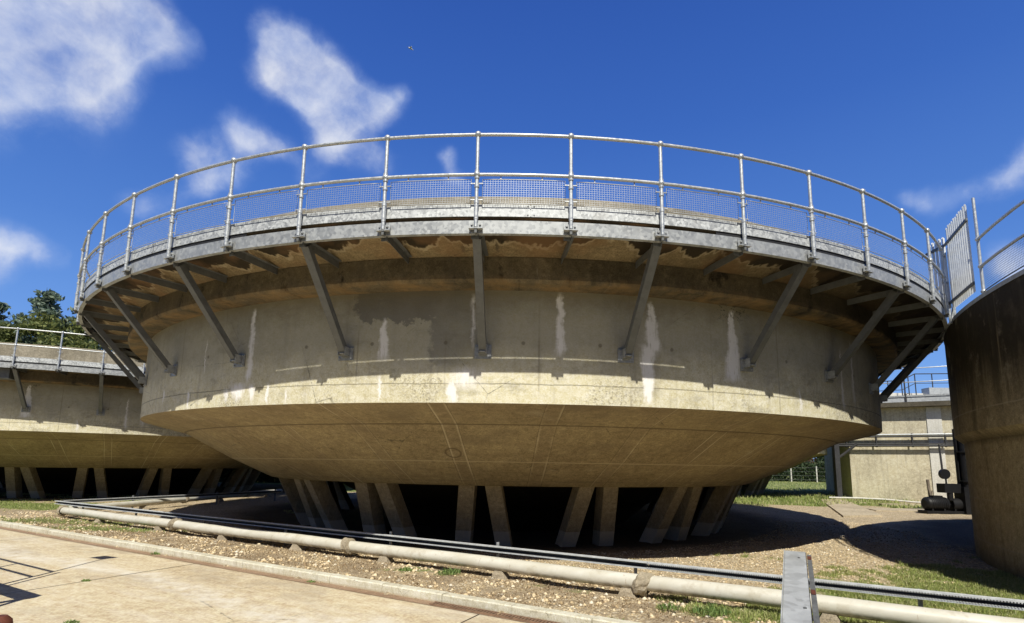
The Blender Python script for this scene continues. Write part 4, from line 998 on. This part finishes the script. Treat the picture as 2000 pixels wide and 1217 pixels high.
# ------------------------------------------------------------------ vegetation beyond
def leaf_cloud(name, P, size, mat, parent=None, loc=(0, 0, 0)):
    n = len(P); a = rng.normal(size=(n, 3)); a /= np.linalg.norm(a, axis=1)[:, None]
    t = rng.normal(size=(n, 3)); u = np.cross(a, t); u /= np.linalg.norm(u, axis=1)[:, None]; v = np.cross(a, u)
    s = size * (.5 + rng.random((n, 1)))
    V = np.stack([P - u * s, P - v * s * .45, P + u * s, P + v * s * .45], 1).reshape(-1, 3)
    F = np.arange(n * 4).reshape(-1, 4)
    return mobj(name, np_mesh(name, V, F, mat), parent, loc)
def tree(x, y, h, r, label, mat, kind="broad", leaves=9000, size=.22, seed=0, group=None, nm="tree", bare=.12, z0=-.09):
    rs = np.random.default_rng(seed); root = empty(nm, (x, y, z0)); tag(root, label, "tree" if nm != "hedge" else "hedge", group)
    b = MB(); n = 7; lean = rs.normal() * .3
    tr = [(lean * (i / n) ** 2, 0.2 * math.sin(i), h * .93 * i / n) for i in range(n + 1)]; b.tube(tr, [.22 * h / 12 * (1 - i / (n + 1)) + .02 for i in range(n + 1)], 8)
    cl = []
    if kind == "fir":
        nb = int(h * 5)
        for i in range(nb):
            f = bare + (1 - bare) * (i / nb); z = h * f; rr = r * (1 - f) ** .6 * (.65 + .5 * rs.random()) + .15; a = rs.random() * 2 * PI
            dx, dy = math.cos(a) * rr, math.sin(a) * rr; b.tube([(lean * f * f, 0, z), (dx, dy, z - rr * .12 + .1)], .05, 5, r2=.015)
            for k in range(4): q = .35 + .65 * (k + rs.random()) / 4; cl.append((dx * q, dy * q, z + .1 - rr * q * .1, .26 * rr + .38, .5))
        cl += [(lean, 0, h * .97, .35, 1.2), (lean + .3, .2, h * .93, .6, .8)]
    else:
        for i in range(int(26 + r * 5)):
            f = bare + (1 - bare) * rs.random() ** .8; a = rs.random() * 2 * PI; env = math.sin(PI * min(1, max(.0, (f - bare) / (1 - bare)) * .82 + .16)) ** .7
            rr = r * env * (.35 + .7 * rs.random()); z = h * f; dx, dy = math.cos(a) * rr, math.sin(a) * rr
            b.tube([(lean * f, 0, max(.3, z - rr * .6)), (dx * .5, dy * .5, z - rr * .2), (dx, dy, z)], .06, 5, r2=.02)
            cl.append((dx, dy, z, r * (.18 + .17 * rs.random()) + .15, .8))
    b.build("trunk", M['bark'], root)
    w = np.array([c[3] ** 1.6 for c in cl]); w /= w.sum(); idx = rs.choice(len(cl), leaves, p=w); C = np.array(cl)[idx]
    g = rs.normal(size=(leaves, 3)); g /= np.linalg.norm(g, axis=1)[:, None]; rad = (rs.random((leaves, 1))) ** .45
    P = C[:, :3] + g * rad * C[:, 3:4] * np.stack([np.ones(leaves), np.ones(leaves), C[:, 4]], 1)
    leaf_cloud("crown", P, size, mat, root); return root
G1 = "trees behind the left tank"
tree(-47.9, 54.0, 18.6, 5.6, "tallest conifer rising above the rail of the left tank", M['fir'], "fir", 15000, .24, 1, G1)
tree(-45.2, 55.5, 18.0, 5.0, "second conifer, partly behind the walkway of the middle tank", M['fir'], "fir", 14000, .24, 2, G1)
tree(-52.9, 54.0, 17.2, 3.4, "conifer cut off by the left edge of the picture", M['fir'], "fir", 9000, .24, 3, G1)
tree(-53.6, 57.5, 17.0, 2.4, "slim short conifer between the left edge and the tallest conifer", M['fir'], "fir", 6000, .22, 4, G1)
G2 = "bushy trees filling in behind the left tank"
for i, (x, y, h, r, lb) in enumerate(((-50.8, 52, 14.6, 3.6, "low bushy tree behind the left tank rail, at the far left"), (-46.2, 52, 14.8, 3.8, "olive green bushy tree in front of the tallest conifer"), (-41.8, 52, 14.4, 3.8, "bushy olive tree beside the walkway struts of the middle tank"), (-37.0, 53, 12.6, 3.5, "bushy tree showing between the struts, right of the others"), (-56.5, 51, 13, 3.2, "bushy tree just at the left picture edge"))):
    tree(x, y, h, r, lb, M['laurel'], "broad", 9000, .22, 20 + i, G2, bare=.3)
# right gap: hedge, brown trees and wire fence at the field edge
tree_labels = ["brown leafless-looking tree above the hedge, left one", "brown twiggy tree above the hedge, middle one", "brown and green tree above the hedge, right one beside the dark column"]
for i, (x, y, h) in enumerate(((37.5, 73, 6.4), (41.5, 73.5, 7.0), (45.0, 73, 7.4))):
    tree(x, y, h, 2.8, tree_labels[i], M['brownleaf'] if i < 2 else M['laurel'], "broad", 3800, .14, 40 + i, "trees beyond the field hedge", bare=.15)
hd = empty("hedge", (40, 71.2, -.09)); tag(hd, "dark green hedge along the far side of the field, behind the fence", "hedge")
Q = np.stack([rng.uniform(-12, 12, 16000), rng.uniform(-.8, .8, 16000), rng.uniform(0, 1, 16000)], 1); Q[:, 2] *= 2.7 + .35 * np.sin(Q[:, 0] * 1.3) + .2 * np.sin(Q[:, 0] * 3.1)
leaf_cloud("foliage", Q, .17, M['hedge'], hd); b = MB()
for i in range(24): b.tube([(-11.5 + i, 0, 0), (-11.5 + i + .2, 0, 2.2)], .05, 5)
b.build("stems", M['bark'], hd)
fe = empty("wire_fence", (40, 69.6, -.09)); tag(fe, "wire fence on white concrete posts at the edge of the field", "fence")
for i in range(-3, 4): b = MB(); b.tube([(i * 3.25 - 1.1, 0, 0), (i * 3.25 - 1.1, 0, 2.0)], .085, 6); b.build("post", M['postc'], fe)
b = MB()
for z in (.3, .8, 1.3, 1.8): b.tube([(-11, -.1, z), (10, -.1, z)], .012, 4)
b.build("wires", M['strut'], fe)
hd2 = empty("hedge", (-17.5, 39.6, -.02)); tag(hd2, "low dark hedge far behind the left tank, seen between its legs", "hedge")
Q = np.stack([rng.uniform(-7, 6.2, 9000), rng.uniform(-.5, .5, 9000), rng.uniform(0, 1, 9000)], 1); Q[:, 2] *= 1.35 + .15 * np.sin(Q[:, 0] * 1.3)
leaf_cloud("foliage", Q, .14, M['hedge'], hd2)
# woodland closing the horizon; nearer unseen arc behind the camera added to cut skylight
n_ = 44000; a = rng.uniform(-PI, PI, n_); r = np.where(np.cos(a) > -.1, 155.0, 36.0) * rng.uniform(.95, 1.05, n_); hh = 9 + 2.5 * np.sin(a * 23) + 1.6 * np.sin(a * 61 + 1)
Q = np.stack([r * np.sin(a), r * np.cos(a), rng.random(n_) ** .8 * hh], 1); tag(leaf_cloud("woodland", Q, .9, M['hedge']), "dark woodland closing the horizon, with an unseen nearer arc added to block skylight", "woodland", kind="stuff")

# small gull high in the sky
bp = Vector((-8.28, 37.7, 33.3)); b = MB()
b.tube([(-.20, 0, 0), (-.12, 0, .01), (0, 0, .02), (.12, 0, .015), (.19, 0, .02), (.24, 0, .01)], [.02, .045, .06, .045, .03, .008], 8)
b.add([(.05, 0, .03), (-.08, 0, .03), (-.10, -.20, .12), (.02, -.20, .13), (-.06, -.46, .05)], [(0, 1, 2, 3), (3, 2, 4)]); b.add([(.05, 0, .03), (-.08, 0, .03), (-.10, .20, .12), (.02, .20, .13), (-.06, .46, .05)], [(1, 0, 3, 2), (2, 3, 4)])
b.add([(-.18, 0, .01), (-.30, -.06, .01), (-.30, .06, .01)], [(0, 1, 2)])
o = b.build("bird", M['bird'], loc=bp, rz=.6); o.rotation_euler = (.5, .1, .6); tag(o, "tiny gull gliding high in the blue sky above the tank", "bird")

# ------------------------------------------------------------------ sky, sun
SUN_EL, SUN_AZ = R_(50.7), R_(-2.2)          # light travels towards +Y, slightly to -X
sd = Vector((math.sin(SUN_AZ) * math.cos(SUN_EL), math.cos(SUN_AZ) * math.cos(SUN_EL), -math.sin(SUN_EL)))
L = bpy.data.lights.new("sun", 'SUN'); L.energy = 5.0; L.angle = R_(.53); L.color = (1.0, .955, .84)
so = bpy.data.objects.new("sun", L); col.objects.link(so); so.rotation_euler = sd.to_track_quat('-Z', 'Y').to_euler(); so.location = (0, -10, 30)

w = bpy.data.worlds.new("World"); scene.world = w; w.use_nodes = True; nt = w.node_tree; nt.nodes.clear()
class W(N):
    def __init__(s): s.t = nt; s.n = nt.nodes
n = W()
out = nt.nodes.new("ShaderNodeOutputWorld"); bg = nt.nodes.new("ShaderNodeBackground"); nt.links.new(bg.outputs[0], out.inputs[0])
sky = nt.nodes.new("ShaderNodeTexSky"); sky.sky_type = 'NISHITA'; sky.sun_disc = False
to_sun = -sd; sky.sun_elevation = SUN_EL; sky.sun_rotation = math.atan2(to_sun.x, to_sun.y); sky.air_density = 1.0; sky.dust_density = .3; sky.ozone_density = 3.0
G = n.coord("Generated"); vn = nt.nodes.new("ShaderNodeVectorMath"); vn.operation = 'NORMALIZE'; nt.links.new(G, vn.inputs[0]); Dv = vn.outputs[0]
dz = n.sep(Dv)[2]
SKY_K = .085
grad = n.ramp(n.mr(dz, 0.0, .75), [(0.0, (.30, .53, .92)), (.22, (.165, .37, .86)), (.45, (.085, .235, .69)), (.72, (.042, .145, .55)), (1.0, (.022, .088, .42))])
zen = n.mr(dz, .70, .95, 1.0, .35, True); yb = n.sep(Dv)[1]; zen = n.m('MULTIPLY', zen, n.mr(yb, -.30, .15, .48, 1.0, True)); grad = n.mix(1.0, grad, n.comb(zen, zen, zen), 'MULTIPLY')
nish = n.scale(sky.outputs[0], SKY_K)
skyc = n.mix(.88, nish, grad)
blobs = [(-48.5, 31.5, .13, 1.2), (-45.0, 34.5, .10, 1.2), (-42.6, 32.0, .070, .9), (-50, 28.5, .08, .8), (-44.5, 29, .05, .6), (-42.5, 36.5, .06, .8), (-40.0, 33.8, .045, .75), (-37.8, 34.2, .035, .7), (-35.8, 34.5, .030, .6), (-34.0, 34.5, .020, .6),
         (-26.3, 37.8, .035, .8), (-25.4, 36.6, .045, 1.0), (-24.0, 35.4, .050, 1.0), (-22.2, 35.2, .045, 1.0), (-26.8, 35.2, .030, .6), (-20.4, 34.2, .045, .9), (-18.2, 33.9, .040, 1.0), (-16.0, 34.2, .034, 1.0), (-14.2, 35.0, .022, .7), (-13.4, 36.0, .014, .5), (-20.9, 31.8, .035, .8), (-20.0, 30.4, .03, .7),
         (-29.8, 29.6, .030, .8), (-28.0, 29.8, .030, .75), (-26.2, 29.4, .030, .75), (-24.4, 29.0, .022, .5), (-32.6, 27.6, .025, .7), (-33.6, 26.6, .020, .5), (-31.0, 25.4, .034, .85), (-29.0, 26.6, .034, .85), (-32.4, 24.2, .028, .7), (-35.2, 22.3, .028, .65), (-37.0, 21.4, .02, .5), (-17.4, 30.3, .036, .6), (-14.8, 29.8, .03, .6), (-22, 27.5, .03, .35),
         (-45.2, 16.6, .024, .9), (-43.6, 16.4, .024, .9), (-42.0, 16.0, .022, .85), (-40.4, 15.4, .014, .6), (-46.5, 14.6, .028, .7), (-44.6, 14.0, .02, .6), (-7.8, 31.2, .016, .85), (-7.0, 29.6, .020, .85), (-6.0, 28.9, .016, .6),
         (46.4, 23.6, .030, .7), (44.8, 22.7, .026, .75), (43.2, 22.1, .024, .7), (41.5, 21.8, .018, .65), (39.6, 22.0, .022, .7), (38.2, 22.4, .016, .5), (37.2, 22.9, .012, .4), (43.5, 16.6, .024, .8), (45.2, 15.6, .030, .8), (-75, 35, .1, .7), (80, 25, .1, .6)]
wv = nt.nodes.new("ShaderNodeTexNoise"); nt.links.new(Dv, wv.inputs[0]); wv.inputs["Scale"].default_value = 9; wv.inputs["Detail"].default_value = 5
off = n.n.new("ShaderNodeVectorMath"); off.operation = 'MULTIPLY_ADD'; nt.links.new(wv.outputs[1], off.inputs[0]); off.inputs[1].default_value = (.05, .05, .05); nt.links.new(Dv, off.inputs[2])
Dw = n.n.new("ShaderNodeVectorMath"); Dw.operation = 'SUBTRACT'; nt.links.new(off.outputs[0], Dw.inputs[0]); Dw.inputs[1].default_value = (.025, .025, .025)
tot = None
for az, el, r, k in blobs:
    az, el = R_(az), R_(el); c = (math.sin(az) * math.cos(el), math.cos(az) * math.cos(el), math.sin(el))
    ds = n.n.new("ShaderNodeVectorMath"); ds.operation = 'DISTANCE'; nt.links.new(Dw.outputs[0], ds.inputs[0]); ds.inputs[1].default_value = c
    q = n.mr(ds.outputs["Value"], r * 1.7, 0.0, 0, k, True)
    tot = q if tot is None else n.m('ADD', tot, q)
fb = n.noise(Dw.outputs[0], 12, 9, .60, .0); fb2 = n.noise(Dv, 15, 6, .55)
dens = n.m('ADD', n.m('MULTIPLY', n.m('MINIMUM', tot, 1.25), .95), n.m('MULTIPLY', n.m('SUBTRACT', fb, .5), 2.1))
dens = n.mr(dens, -.02, 1.85, 0, .86, True)
dens = n.m('MULTIPLY', dens, n.mr(tot, 0.0, .45, 0, 1, True))
cl = n.mix(n.mr(n.m('ADD', dens, n.m('MULTIPLY', n.m('SUBTRACT', fb2, .5), 1.3)), .15, 1.0), (.36, .49, .82), (.90, .92, .96))
fin = n.mix(dens, skyc, cl)
nt.links.new(fin, bg.inputs[0]); bg.inputs[1].default_value = 1.0

# ------------------------------------------------------------------ camera
cam = bpy.data.cameras.new("camera"); co = bpy.data.objects.new("camera", cam); col.objects.link(co); scene.camera = co
f_px, pitch, roll = 1056.61, .146680, .0160873
Fv = Vector((0, math.cos(pitch), math.sin(pitch))); U0 = Vector((0, -math.sin(pitch), math.cos(pitch))); R0 = Vector((1, 0, 0))
Rv = R0 * math.cos(roll) + U0 * math.sin(roll); Uv = -R0 * math.sin(roll) + U0 * math.cos(roll)
mt = Matrix((Rv, Uv, -Fv)).transposed().to_4x4(); mt.translation = (0, 0, 1.6); co.matrix_world = mt
cam.sensor_width = 36; cam.lens = f_px / 2000 * 36; cam.shift_x = 0; cam.shift_y = 141.5 / 2000; cam.clip_start = .05; cam.clip_end = 2000
scene.view_settings.view_transform = 'Standard'; scene.view_settings.look = 'None'; scene.view_settings.exposure = 0; scene.view_settings.gamma = 1
scene.render.engine = 'CYCLES'
scene.cycles.max_bounces = 6; scene.cycles.diffuse_bounces = 2; scene.cycles.glossy_bounces = 3; scene.cycles.transmission_bounces = 2; scene.cycles.transparent_max_bounces = 4
scene.cycles.use_denoising = True; scene.cycles.caustics_reflective = False; scene.cycles.caustics_refractive = False
